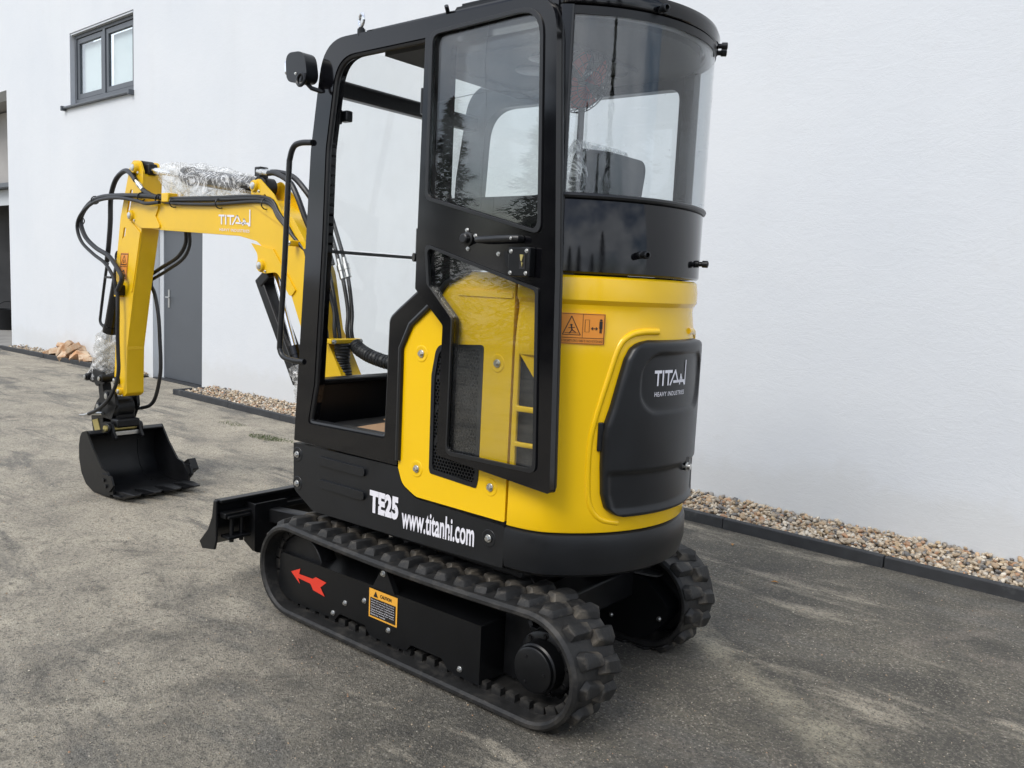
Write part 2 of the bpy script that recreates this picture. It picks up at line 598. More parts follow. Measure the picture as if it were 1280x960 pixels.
def fillet(pts, n=6):
    """pts: (x, y) or (x, y, radius): polygon with rounded corners"""
    out = []
    m = len(pts)
    for i in range(m):
        p = Vector(pts[i][:2])
        r = pts[i][2] if len(pts[i]) > 2 else 0
        if not r:
            out.append((p.x, p.y))
            continue
        a = Vector(pts[i - 1][:2]) - p
        b = Vector(pts[(i + 1) % m][:2]) - p
        la, lb = a.length, b.length
        a.normalize()
        b.normalize()
        th = math.acos(max(-1, min(1, a.dot(b))))
        d = min(r / math.tan(th / 2), la * 0.49, lb * 0.49)
        s, e = p + a * d, p + b * d
        for k in range(n + 1):
            t = k / n
            q = s * (1 - t) ** 2 + p * 2 * t * (1 - t) + e * t * t
            out.append((q.x, q.y))
    return out

def smooth_path(pts, n=6):
    """Catmull-Rom through 3D points"""
    P = [Vector(p) for p in pts]
    P = [P[0] * 2 - P[1]] + P + [P[-1] * 2 - P[-2]]
    out = []
    for i in range(1, len(P) - 2):
        for k in range(n):
            t = k / n
            a, b, c, d = P[i - 1], P[i], P[i + 1], P[i + 2]
            out.append(0.5 * ((2 * b) + (c - a) * t + (2 * a - 5 * b + 4 * c - d) * t * t + (3 * b - a - 3 * c + d) * t ** 3))
    out.append(P[-2])
    return out

_txt_cache = {}
def text_tris(body, bold=0.0, spacing=1.0):
    """built-in font as flat triangles, normalised to a 0..1 box"""
    key = (body, bold, spacing)
    if key in _txt_cache:
        return _txt_cache[key]
    cu = bpy.data.curves.new('lettering', 'FONT')
    cu.body = body
    cu.offset = bold
    cu.space_character = spacing
    cu.resolution_u = 3
    ob = bpy.data.objects.new('lettering', cu)
    me = bpy.data.meshes.new_from_object(ob)
    V = [(v.co.x, v.co.y) for v in me.vertices]
    F = [tuple(p.vertices) for p in me.polygons]
    bpy.data.objects.remove(ob)
    bpy.data.curves.remove(cu)
    bpy.data.meshes.remove(me)
    xs = [p[0] for p in V]
    ys = [p[1] for p in V]
    x0, x1, y0, y1 = min(xs), max(xs), min(ys), max(ys)
    V = [((x - x0) / (x1 - x0), (y - y0) / (y1 - y0)) for x, y in V]
    _txt_cache[key] = (V, F)
    return V, F

class Print:
    """flat print in local (u,w) coordinates, laid on a surface by a map function"""
    def __init__(s):
        s.mb = MB()
    def text(s, body, u0, u1, w0, w1, bold=0.0, spacing=1.0):
        V, F = text_tris(body, bold, spacing)
        s.mb.add([(u0 + x * (u1 - u0), w0 + y * (w1 - w0), 0) for x, y in V], F)
        return s
    def poly(s, pts, ox=0, oy=0, sx=1, sy=1):
        pts = [(ox + p[0] * sx, oy + p[1] * sy) for p in pts]
        tr = tessellate_polygon([[Vector((p[0], p[1], 0)) for p in pts]])
        s.mb.add([(p[0], p[1], 0) for p in pts], tr)
        return s
    def rect(s, u0, u1, w0, w1, n=1):
        for i in range(n):
            a, b = u0 + (u1 - u0) * i / n, u0 + (u1 - u0) * (i + 1) / n
            s.mb.add([(a, w0, 0), (b, w0, 0), (b, w1, 0), (a, w1, 0)], [(0, 1, 2, 3)])
        return s
    def frame(s, u0, u1, w0, w1, t):
        s.rect(u0, u1, w0, w0 + t, 6).rect(u0, u1, w1 - t, w1, 6)
        return s.rect(u0, u0 + t, w0 + t, w1 - t).rect(u1 - t, u1, w0 + t, w1 - t)
    def disc(s, u, w, r, n=14):
        return s.poly([(u + r * math.cos(2 * math.pi * i / n), w + r * math.sin(2 * math.pi * i / n)) for i in range(n)])
    def line(s, a, b, t):
        d = Vector((b[0] - a[0], b[1] - a[1]))
        n = Vector((-d.y, d.x)).normalized() * (t / 2)
        return s.poly([(a[0] + n.x, a[1] + n.y), (b[0] + n.x, b[1] + n.y), (b[0] - n.x, b[1] - n.y), (a[0] - n.x, a[1] - n.y)])
    def build(s, name, mat, parent, fn):
        s.mb.v = [tuple(fn(p[0], p[1])) for p in s.mb.v]
        me = bpy.data.meshes.new(name)
        me.from_pydata(s.mb.v, [], s.mb.f)
        me.materials.append(M[mat])
        o = bpy.data.objects.new(name, me)
        COL.objects.link(o)
        o.parent = parent
        return o

def maker_logo(p, u0, u1, w0, w1):
    """wordmark: T I T A N, tall right stroke on the last letter, small line below"""
    U = u1 - u0
    H = w1 - w0
    b, t = w0 + 0.30 * H, w0 + 0.74 * H      # letters
    s = 0.036 * U
    def bar(x0, x1, y0, y1): p.rect(u0 + x0 * U, u0 + x1 * U, y0, y1)
    e = 0.085 * H
    bar(0.0, 0.19, t - e, t); bar(0.075, 0.115, b, t - e)
    bar(0.21, 0.25, b, t)
    bar(0.275, 0.50, t - e, t); bar(0.36, 0.40, b, t - e)
    m = b + 0.22 * (t - b)
    p.line((u0 + 0.44 * U, b), (u0 + 0.60 * U, t), s * 1.15); p.line((u0 + 0.585 * U, t), (u0 + 0.70 * U, m), s * 1.15)
    p.rect(u0 + 0.54 * U, u0 + 0.955 * U, m - e * .45, m + e * .45)
    p.line((u0 + 0.765 * U, b), (u0 + 0.80 * U, b + .70 * (t - b)), s); p.line((u0 + 0.79 * U, b + .70 * (t - b)), (u0 + 0.86 * U, m), s)
    bar(0.96, 0.995, b - .02 * H, w1)
    p.poly([(u0 + .90 * U, m - e * .45), (u0 + .96 * U, m - e * .45), (u0 + .96 * U, b - .05 * H)])
    p.text('HEAVY INDUSTRIES', u0 + 0.03 * U, u0 + 0.97 * U, w0, w0 + 0.13 * H, 0.01, 1.15)

# ------------------------------------------------------------------ setting
def flat(name, pts, z, mat):
    mb = MB().add([(x, y, z) for x, y in pts], [tuple(range(len(pts)))])
    return tag(obj(name, mb, mat, recalc=False), kind='structure')

flat('ground', [(-400, -400), (400, -400), (400, 400), (-400, 400)], 0.0, 'tarmac')

TH = math.atan(0.03)
E1 = Vector((math.cos(TH), -math.sin(TH), 0))
E2 = Vector((math.sin(TH), math.cos(TH), 0))
WO = Vector((0, -2.82, 0))
def WP(u, z, n=0.0):
    return WO + E1 * u + E2 * n + Vector((0, 0, z))
def wfn(u, z, n):
    return WP(u, z, n)

bld = empty('white_building', WP(6, 0))
tag(bld, 'long white rendered building wall with one small window and a grey door', 'building')
def bpart(name, mb, mat, parent=None, **k):
    o = obj(name, mb, mat, None, **k)
    p = parent or bld
    o.parent = p
    bpy.context.view_layer.update()
    o.matrix_parent_inverse = p.matrix_world.inverted()
    return o
WIN = [(9.36, 3.88), (11.45, 3.88), (11.45, 4.95), (9.36, 4.95)]

outer = [(-9, -0.3), (7.52, -0.3), (7.52, 2.08), (8.83, 2.08), (8.83, -0.3), (14.11, -0.3), (14.11, 4.42), (19, 4.42), (19, -0.3), (24, -0.3), (24, 8.5), (-9, 8.5)]
mb = MB().plate(outer, 0.0, -0.35, holes=[WIN], fn=wfn)
bpart('wall', mb, 'render', ang=20)
bpart('parapet_cap', MB().plate([(-9, 8.5), (24, 8.5), (24, 8.56), (-9, 8.56)], 0.05, -0.40, fn=wfn), 'anthracite')
# window: frame, two sashes with panes, mullion, metal sill
fr = [(9.405, 3.918), (11.415, 3.918), (11.415, 4.928), (9.405, 4.928)]
def inset(r, d): return [(r[0][0] + d, r[0][1] + d), (r[1][0] - d, r[1][1] + d), (r[2][0] - d, r[2][1] - d), (r[3][0] + d, r[3][1] - d)]
mb = MB().plate(fr, -0.055, -0.125, holes=[[(9.465, 3.978), (10.370, 3.978), (10.370, 4.868), (9.465, 4.868)], [(10.450, 3.978), (11.355, 3.978), (11.355, 4.868), (10.450, 4.868)]], fn=wfn)
win = bpart('window', mb, 'anthracite', bev=0.006)
for a, b in ((9.470, 10.365), (10.455, 11.350)):
    r = [(a, 3.983), (b, 3.983), (b, 4.863), (a, 4.863)]
    bpart('sash', MB().plate(r, -0.070, -0.115, holes=[inset(r, 0.075)], fn=wfn), 'anthracite', win, bev=0.005)
    q = inset(r, 0.07)
    bpart('pane', MB().plate(q, -0.090, -0.096, fn=wfn), 'window_glass', win)
    # pale sheet added behind the pane; its white stands in for reflected sky
    bpart('sky_backing', MB().plate(q, -0.150, -0.155, fn=wfn), 'sky_backing', win)
bpart('sill', MB().box(9.355, 11.645, -0.14, 0.06, 3.853, 3.883, Matrix(((E1.x, E2.x, 0, WO.x), (E1.y, E2.y, 0, WO.y), (0, 0, 1, 0), (0, 0, 0, 1)))), 'anthracite', win, bev=0.006)
WM = Matrix(((E1.x, E2.x, 0, WO.x), (E1.y, E2.y, 0, WO.y), (0, 0, 1, 0), (0, 0, 0, 1)))
for u in (9.375, 11.625):
    bpart('sill_end', MB().box(u - 0.025, u + 0.025, -0.1, 0.075, 3.828, 3.898, WM), 'anthracite', win, bev=0.006)
bpart('lintel_trim', MB().box(9.385, 11.425, -0.055, -0.005, 4.918, 4.937, WM), 'reveal', win)
# door with frame and lever handle
leaf = bpart('door', MB().box(7.560, 8.700, -0.15, -0.10, 0.02, 2.03, WM), 'anthracite', bev=0.004)
bpart('door_frame', MB().plate([(7.535, 0.0), (7.560, 0.0), (7.560, 2.035), (8.705, 2.035), (8.705, 0.0), (8.815, 0.0), (8.815, 2.075), (7.535, 2.075)], -0.09, -0.18, fn=wfn), 'reveal', leaf, bev=0.004)
bpart('threshold', MB().box(7.535, 8.815, -0.25, 0.01, -0.05, 0.015, WM), 'kerb_stone', leaf)
bpart('handle_plate', MB().box(8.545, 8.585, -0.10, -0.09, 0.98, 1.22, WM), 'zinc', leaf, bev=0.003)
mb = MB()
mb.tube([WM @ Vector(p) for p in ((8.565, -0.09, 1.12), (8.565, -0.045, 1.12), (8.540, -0.04, 1.12), (8.450, -0.04, 1.12))], 0.010, 8)
bpart('handle', mb, 'zinc', leaf)
# open bay at the far end of the wall
mb = MB()
mb.box(14.110, 19, -2.6, -2.5, -0.3, 4.375, WM).box(18.95, 19.05, -2.5, -0.36, -0.3, 4.375, WM).box(14.030, 14.100, -2.5, -0.36, -0.3, 4.375, WM)
bpart('bay_wall', mb, 'dark_bay')
bpart('bay_soffit', MB().box(13.980, 19.1, -2.6, -0.355, 4.420, 4.495, WM), 'bay_soffit')
bpart('bay_header', MB().box(14.120, 18.94, -0.75, -0.70, 3.02, 4.375, WM), 'bay_soffit')
bpart('bay_rail', MB().box(14.120, 18.94, -0.80, -0.62, 2.94, 3.02, WM), 'anthracite')
bpart('roller_shutter', MB().box(14.140, 18.92, -0.86, -0.82, 2.62, 2.93, WM), 'reveal')
tag(obj('bay_floor', MB().box(13.480, 19, -2.5, 0.9, -0.1, 0.012, WM), 'concrete'), kind='structure')
# black tub standing in the bay
mb = MB()
tc_ = WP(18.0, 0.012, -1.2)
mb.lathe(tc_, (0, 0, 1), [(0, 0.21), (0.40, 0.27), (0.43, 0.29), (0.45, 0.29), (0.45, 0.27), (0.05, 0.205)], 24)
tub = tag(obj('rubble_bucket', mb, 'black_plastic'), 'black rubber builders bucket standing in the open bay at far left', 'bucket')
mb = MB().torus(tc_ + Vector((0, 0, 0.40)), (1, 0, 0.3), 0.23, 0.008, 20, 6)
obj('handle', mb, 'black_plastic', tub)

# kerbs and gravel beds
def kerb_run(name, a, b, ln, h=0.068, w=0.05):
    k = empty(name)
    tag(k, kind='structure')
    a, b = Vector((*a, 0)), Vector((*b, 0))
    d = b - a
    Ltot = d.length
    d.normalize()
    n = Vector((-d.y, d.x, 0))
    x = 0.0
    i = 0
    while x < Ltot - 0.02:
        l = min(ln, Ltot - x)
        j = Matrix.Translation((0, 0, random.uniform(-0.004, 0.004)))
        m = Matrix(((d.x, n.x, 0, a.x + d.x * x), (d.y, n.y, 0, a.y + d.y * x), (0, 0, 1, 0), (0, 0, 0, 1)))
        oy = random.uniform(-0.004, 0.004)
        o = obj('kerb_stone', MB().box(0.003, l - 0.003, oy, oy + w, -0.15, h, m @ j), 'kerb_stone', k, bev=0.005)
        x += ln
        i += 1
    return k
def kp(u, n):
    p = WP(u, 0, n)
    return (p.x, p.y)
kerb_run('kerb', kp(-9, 0.48), kp(7.20, 0.48), 1.0)
kerb_run('kerb', kp(7.25, 0.02), kp(7.25, 0.53), 0.6)
kerb_run('kerb', kp(8.90, 0.10), kp(13.6, 0.32), 1.0)

def ico(sub):
    bm = bmesh.new()
    bmesh.ops.create_icosphere(bm, subdivisions=sub, radius=1.0)
    v = np.array([p.co[:] for p in bm.verts])
    f = np.array([[q.index for q in p.verts] for p in bm.faces])
    bm.free()
    return v, f
def scatter_mesh(name, P, S, sub, cols=None, flatz=0.62):
    """one mesh of many rounded, turned and squashed stones"""
    v, f = ico(sub)
    n = len(P)
    k = len(v)
    jit = 1 + rng.uniform(-0.16, 0.16, (n, k, 1))
    Vv = v[None] * jit * (S[:, None, None] * np.stack([rng.uniform(0.8, 1.35, n), rng.uniform(0.7, 1.0, n), rng.uniform(flatz * 0.7, flatz * 1.25, n)], 1)[:, None, :])
    q = rng.normal(size=(n, 4)) * np.array([1, 0.28, 0.28, 1])
    q /= np.linalg.norm(q, axis=1, keepdims=True)
    w, x, y, z = q.T
    Rm = np.stack([1 - 2 * (y * y + z * z), 2 * (x * y - z * w), 2 * (x * z + y * w), 2 * (x * y + z * w), 1 - 2 * (x * x + z * z), 2 * (y * z - x * w), 2 * (x * z - y * w), 2 * (y * z + x * w), 1 - 2 * (x * x + y * y)], 1).reshape(n, 3, 3)
    Vv = np.einsum('nij,nkj->nki', Rm, Vv) + P[:, None, :]
    F = (f[None] + (np.arange(n) * k)[:, None, None]).reshape(-1, 3)
    me = bpy.data.meshes.new(name)
    me.vertices.add(n * k)
    me.vertices.foreach_set('co', Vv.astype(np.float32).ravel())
    me.loops.add(F.size)
    me.loops.foreach_set('vertex_index', F.astype(np.int32).ravel())
    me.polygons.add(len(F))
    me.polygons.foreach_set('loop_start', (np.arange(len(F)) * 3).astype(np.int32))
    me.polygons.foreach_set('use_smooth', np.ones(len(F), dtype=bool))
    if cols is not None:
        a = me.color_attributes.new('Col', 'FLOAT_COLOR', 'POINT')
        cc = np.repeat(np.concatenate([cols, np.ones((n, 1))], 1)[:, None, :], k, 1)
        a.data.foreach_set('color', cc.astype(np.float32).ravel())
    me.update(calc_edges=True)
    me.validate()
    return me
PAL = np.array([(0.47, 0.38, 0.27), (0.60, 0.50, 0.37), (0.36, 0.26, 0.16), (0.42, 0.22, 0.11), (0.22, 0.20, 0.18), (0.66, 0.60, 0.50), (0.10, 0.10, 0.105), (0.50, 0.34, 0.20), (0.30, 0.26, 0.21), (0.44, 0.32, 0.18)])
PW = np.array([.16, .17, .11, .08, .10, .12, .06, .09, .06, .05])
def gravel(u0, u1, n0, n1, dens, smin, smax, sub, n0b=None):
    n = int((u1 - u0) * (n1 - n0) * dens)
    u = rng.uniform(u0, u1, n)
    t = rng.uniform(0, 1, n)
    if n0b is None:
        w = n0 + t * (n1 - n0)
    else:
        hi = n1 + (n0b - n1) * (u - u0) / (u1 - u0)
        w = n0 + t * (hi - n0)
    S = smin + (smax - smin) * rng.beta(1.6, 4.0, n)
    z = 0.022 + 0.038 * (1 - t) + rng.uniform(-0.02, 0.022, n)
    P = np.array([WP(a, c, b)[:] for a, b, c in zip(u, w, z)])
    c = PAL[rng.choice(len(PAL), n, p=PW)] * rng.uniform(0.78, 1.22, (n, 1))
    return P, S, c
for args in ((-2.6, 2.9, 0.0, 0.475, 3300, 0.009, 0.027, 2), (2.9, 7.22, 0.0, 0.475, 2600, 0.011, 0.029, 1), (-9, -2.6, 0.0, 0.475, 1200, 0.014, 0.033, 1)):
    P, S, c = gravel(*args)
    tag(obj('gravel', scatter_mesh('gravel', P, S, args[-1], np.clip(c, 0, 1)), 'pebble'), 'mixed beige and brown river gravel in the bed along the white wall', 'gravel', kind='stuff')
P, S, c = gravel(8.95, 13.6, 0.0, 0.095, 1800, 0.013, 0.034, 1, 0.31)
tag(obj('gravel', scatter_mesh('gravel', P, S, 1, np.clip(c, 0, 1)), 'pebble'), 'strip of pale gravel left of the grey door', 'gravel', kind='stuff')
flat('gravel_bed', [kp(-9, 0.0), kp(7.22, 0.0), kp(7.22, 0.48), kp(-9, 0.48)], 0.02, 'concrete')
flat('gravel_bed', [kp(8.95, 0.0), kp(13.6, 0.0), kp(13.6, 0.32), kp(8.95, 0.1)], 0.02, 'concrete')

# broken bricks lying on the gravel left of the door
for i, (u, n, z, s, rx, ry, rz) in enumerate([(11.75, .14, .11, .13, .3, .2, .5), (11.52, .10, .13, .15, .9, .3, 1.2), (11.30, .13, .12, .14, .2, .7, 2.2), (11.12, .12, .15, .16, .6, .9, .2), (10.92, .11, .11, .14, 1.2, .2, .9), (11.05, .15, .24, .12, .5, .5, 1.7), (10.74, .12, .10, .12, .1, .4, 2.8), (11.60, .12, .21, .10, .8, .1, .4), (11.38, .14, .22, .11, .3, 1.1, 1.0), (11.95, .16, .10, .10, .4, .3, 2.0), (10.60, .12, .09, .09, .2, .2, .3)]):
    mb = MB()
    m = Matrix.Translation(WP(u, z, n)) @ Matrix.Rotation(rz, 4, 'Z') @ Matrix.Rotation(ry * .8, 4, 'Y') @ Matrix.Rotation(rx * .8, 4, 'X')
    bl = [(0.0, 0.0), (1.0, random.uniform(-.1, .1)), (random.uniform(.8, 1.1), .55), (random.uniform(.5, .8), 1.0), (random.uniform(-.1, .2), random.uniform(.7, 1))]
    mb.plate([((a - .5) * s * 2.0, (b - .5) * s * 1.4) for a, b in bl], -s * .34, s * .34, fn=lambda a, b, d: m @ Vector((a, b, d)))
    tag(obj('broken_brick', mb, 'brick', bev=0.006), 'broken piece of orange brick in the heap by the white wall', 'brick', 'heap of broken bricks on the gravel')

# loose grit on the tarmac
n = 14000
r = rng.uniform(0, 1, n)
gx = rng.uniform(-3.5, 7.5, n)
gy = -2.05 + 4.2 * rng.uniform(0, 1, n)
S = 0.0016 + 0.0045 * rng.beta(1.2, 5, n)
P = np.stack([gx, gy, S * 0.2], 1)
c = PAL[rng.choice(len(PAL), n, p=PW)] * rng.uniform(0.7, 1.15, (n, 1))
tag(obj('grit', scatter_mesh('grit', P, S, 1, np.clip(c, 0, 1)), 'pebble'), 'fine loose grit scattered over the worn tarmac', 'grit', kind='stuff')
# a little moss and grass growing through
mb = MB()
for cx, cy, n, rad in ((4.3, -1.78, 420, .15), (5.1, -1.95, 110, .14), (4.1, -1.83, 90, .10)):
    for i in range(n):
        a, q = random.uniform(0, 6.28), rad * math.sqrt(random.random())
        x, y = cx + q * math.cos(a) * 1.5, cy + q * math.sin(a) * .6
        h = random.uniform(.006, .022)
        b = random.uniform(0, 6.28)
        w = .003
        mb.add([(x - w * math.cos(b), y - w * math.sin(b), 0), (x + w * math.cos(b), y + w * math.sin(b), 0), (x + random.uniform(-.01, .01), y + random.uniform(-.01, .01), h)], [(0, 1, 2)])
tag(obj('grass', mb, 'grass', recalc=False), 'short grass sprouting from the tarmac near the gravel bed', 'grass', kind='stuff')
# fallen leaves
mb0 = MB()
mb0.add([(0, 0, .004), (.022, .010, .010), (.045, 0, .004), (.022, -.011, .009), (.022, 0, .004)], [(0, 4, 1), (1, 4, 2), (2, 4, 3), (3, 4, 0)])
simple('dry_leaf', (0.42, 0.20, 0.05), 0.7)
lm = mb0.mesh('fallen_leaf', False)
lm.materials.append(M['dry_leaf'])
for x, y, rz, lab in ((-.66, -1.55, .4, 'small orange fallen leaf on tarmac right of the far rubber track'), (-.18, -2.02, 2.0, 'brown fallen leaf lying at the foot of the kerb right of the excavator')):
    o = bpy.data.objects.new('fallen_leaf', lm)
    COL.objects.link(o)
    o.location = (x, y, .002)
    o.rotation_euler = (0, 0, rz)
    tag(o, lab, 'leaf')

# what stands across the yard and shows in the cab glass: conifers and a boarded fence
def conifer_mesh(seed, h, rad):
    rn = random.Random(seed)
    mb = MB()
    for i in range(5200):
        t = rn.random() ** 1.25
        z = 0.5 + t * (h - 0.5)
        R = rad * (1 - t) ** 0.8 * (0.72 + 0.28 * math.sin(9 * t * 6.28 + rn.random()))
        a = rn.uniform(0, 6.283)
        q = R * (rn.random() ** 0.45)
        p = Vector((q * math.cos(a), q * math.sin(a), z - 0.18 * q))
        s = rn.uniform(.10, .24)
        d = Vector((math.cos(a + rn.uniform(-.6, .6)), math.sin(a + rn.uniform(-.6, .6)), rn.uniform(-.5, .35)))
        w = d.cross(Vector((0, 0, 1))).normalized() * s * .33
        mb.add([p - w, p + d * s, p + w, p - d * s * .4], [(0, 1, 2, 3)])
    return mb.mesh('crown', False, smooth=False)
cm = [conifer_mesh(3, 7.5, 1.7), conifer_mesh(5, 6.0, 1.5), conifer_mesh(8, 5.0, 1.9)]
for m_ in cm:
    m_.materials.append(M['leaf'])
for i in range(15):
    x = -17 + i * 2.1 + random.uniform(-.4, .4)
    y = 13.5 + random.uniform(-.8, .8) - (max(0, -8 - x) * .75)
    k = (0, 2, 1, 2, 0, 1, 2)[i % 7]
    t = empty('conifer_tree', (x, y, 0))
    tag(t, 'dark conifer in the row across the yard, mirrored in the cab glass', 'tree', 'conifers across the yard')
    o = bpy.data.objects.new('crown', cm[k])
    COL.objects.link(o)
    o.parent = t
    o.rotation_euler = (0, 0, random.uniform(0, 6.28))
    s_ = random.uniform(.85, 1.15)
    o.scale = (s_, s_, s_ * random.uniform(.9, 1.1))
    obj('trunk', MB().tube([(0, 0, -.1), (.02, 0, 1.2), (0, .02, 4.0)], [.14, .11, .02], 8), 'bark', t)
fen = empty('board_fence', (-4, 11.5, 0))
tag(fen, 'brown vertical board fence across the yard, mirrored in the lower door pane', 'fence')
bm_ = MB().box(-.07, .07, -.012, .012, .05, 1.75).mesh('board')
bm_.materials.append(M['fence_wood'])
for i in range(90):
    o = bpy.data.objects.new('board', bm_)
    COL.objects.link(o)
    o.parent = fen
    o.location = (-7 + i * .155, 0, random.uniform(-.02, .02))
for z in (.4, 1.4):
    obj('rail', MB().box(-7, 7, -.06, -.02, z, z + .09), 'fence_wood', fen)

# ================================================================== the excavator
EX = empty('mini_excavator')
tag(EX, 'yellow and black mini excavator with open cab door parked beside the white wall', 'excavator')
def part(name, mb, mat, parent=None, **k):
    return obj(name, mb, mat, parent or EX, **k)

def bolt_mesh():
    mb = MB()
    mb.lathe((0, 0, 0), (0, 0, 1), [(0, .0125), (.0025, .0125), (.003, .0118)], 18)
    mb.lathe((0, 0, 0), (0, 0, 1), [(.003, .0085), (.0095, .0085), (.0105, .0075)], 6)
    me = mb.mesh('bolt', ang=30)
    me.materials.append(M['zinc'])
    return me
BOLT = bolt_mesh()
DBOLT = BOLT.copy()
DBOLT.materials.clear()
DBOLT.materials.append(M['dark_bolt'])
def bolt(parent, p, nrm=(0, 1, 0), s=1.0, name='bolt', dark=False):
    o = bpy.data.objects.new(name, DBOLT if dark else BOLT)
    COL.objects.link(o)
    o.parent = parent
    o.location = p
    o.rotation_euler = Vector(nrm).to_track_quat('Z', 'Y').to_euler()
    o.scale = (s, s, s)
    return o

YS = 0.468
AC, AR = -0.247, 0.542          # plan circle of the tail
def surf(a, z, off=0.0):
    a = RAD(a)
    return Vector((AC - (AR + off) * math.cos(a), (AR + off) * math.sin(a), z))
def plan(xs, off=0.0, nb=10, na=44, nl=2):
    """plan outline of the house, left side start -> tail -> right side, pushed out by off"""
    half = [(xs + (-.42 - xs) * i / nl, YS) for i in range(nl)] if xs > -.42 else []
    p0, p1 = Vector((-.42, YS)), Vector((-.528, YS))
    p2 = Vector((AC - AR * math.cos(RAD(52)), AR * math.sin(RAD(52))))
    for i in range(nb):
        t = i / nb
        q = p0 * (1 - t) ** 2 + p1 * 2 * t * (1 - t) + p2 * t * t
        half.append((q.x, q.y))
    arc = [(AC - AR * math.cos(RAD(52 - 104 * i / na)), AR * math.sin(RAD(52 - 104 * i / na))) for i in range(na + 1)]
    pts = half + arc + [(x, -y) for x, y in reversed(half)]
    out = []
    m = len(pts)
    for i in range(m):
        a = Vector(pts[max(0, i - 1)])
        b = Vector(pts[min(m - 1, i + 1)])
        d = (b - a).normalized()
        n = Vector((-d.y, d.x))          # outward
        if n.dot(Vector(pts[i]) - Vector((-.1, 0))) < 0:
            n = -n
        out.append((pts[i][0] + n.x * off, pts[i][1] + n.y * off))
    return out

# ------------------------------------------------------------------ undercarriage
TZ, TR = 0.214, 0.206
XF, XR = 0.727, -0.605
def track_path(r, n_arc=22, n_top=16):
    """points and outward normals round the two wheels; the upper run sags a little"""
    out = []
    for i in range(n_arc):
        a = RAD(90 - 180 * i / n_arc)
        out.append((XF + r * math.cos(a), TZ + r * math.sin(a), math.cos(a), math.sin(a)))
    for i in range(n_top):
        x = XF + (XR - XF) * i / n_top
        out.append((x, TZ - r, 0, -1))
    for i in range(n_arc):
        a = RAD(270 - 180 * i / n_arc)
        out.append((XR + r * math.cos(a), TZ + r * math.sin(a), math.cos(a), math.sin(a)))
    for i in range(n_top):
        t = i / n_top
        x = XR + (XF - XR) * t
        out.append((x, TZ + r - 0.016 * math.sin(math.pi * t), 0, 1))
    return out
def along(path):
    P = path + [path[0]]
    s = [0]
    for a, b in zip(P, P[1:]):
        s.append(s[-1] + math.hypot(b[0] - a[0], b[1] - a[1]))
    def at(d):
        d %= s[-1]
        for i in range(len(s) - 1):
            if s[i + 1] >= d:
                t = (d - s[i]) / max(1e-9, s[i + 1] - s[i])
                a, b = P[i], P[i + 1]
                nx, nz_ = a[2] + (b[2] - a[2]) * t, a[3] + (b[3] - a[3]) * t
                l = math.hypot(nx, nz_)
                return a[0] + (b[0] - a[0]) * t, a[1] + (b[1] - a[1]) * t, nx / l, nz_ / l
    return s[-1], at
TLEN, TAT = along(track_path(TR))
NP = 40
def lug_mesh(seed):
    rn = random.Random(seed)
    # local: x along travel, y across, z out of the belt; chunky block with sloping flanks
    j = lambda v: v + rn.uniform(-.0045, .0045)
    b = [(-.040, -.052), (.014, -.062), (.044, .040), (.026, .066), (-.026, .060)]
    t = [(-.029, -.042), (.005, -.050), (.032, .034), (.018, .053), (-.015, .048)]
    vs = [(j(x), j(y), -.004) for x, y in b] + [(j(x) * rn.uniform(.9, 1.1), j(y), .025 + rn.uniform(-.007, .004)) for x, y in t]
    n = 5
    fs = [tuple(reversed(range(n))), tuple(range(n, 2 * n))] + [(i, (i + 1) % n, (i + 1) % n + n, i + n) for i in range(n)]
    me = MB().add(vs, fs).mesh('lug', ang=60)
    bm = bmesh.new(); bm.from_mesh(me)
    bmesh.ops.bevel(bm, geom=list(bm.edges) + list(bm.verts), offset=.0035, segments=1, affect='EDGES', profile=.6)
    for v in bm.verts:
        v.co += Vector((rn.uniform(-1, 1), rn.uniform(-1, 1), rn.uniform(-1, 1))) * .0013
    for f in bm.faces: f.smooth = True
    bm.to_mesh(me); bm.free()
    me.set_sharp_from_angle(angle=RAD(30))
    me.materials.append(M['rubber_lug'])
    return me
LUGS = [lug_mesh(k) for k in range(14)]
def tooth_mesh():
    me = MB().box(-.021, .021, -.013, .013, -.030, .0).mesh('drive_tooth')
    me.materials.append(M['rubber'])
    return me
TOOTH = tooth_mesh()

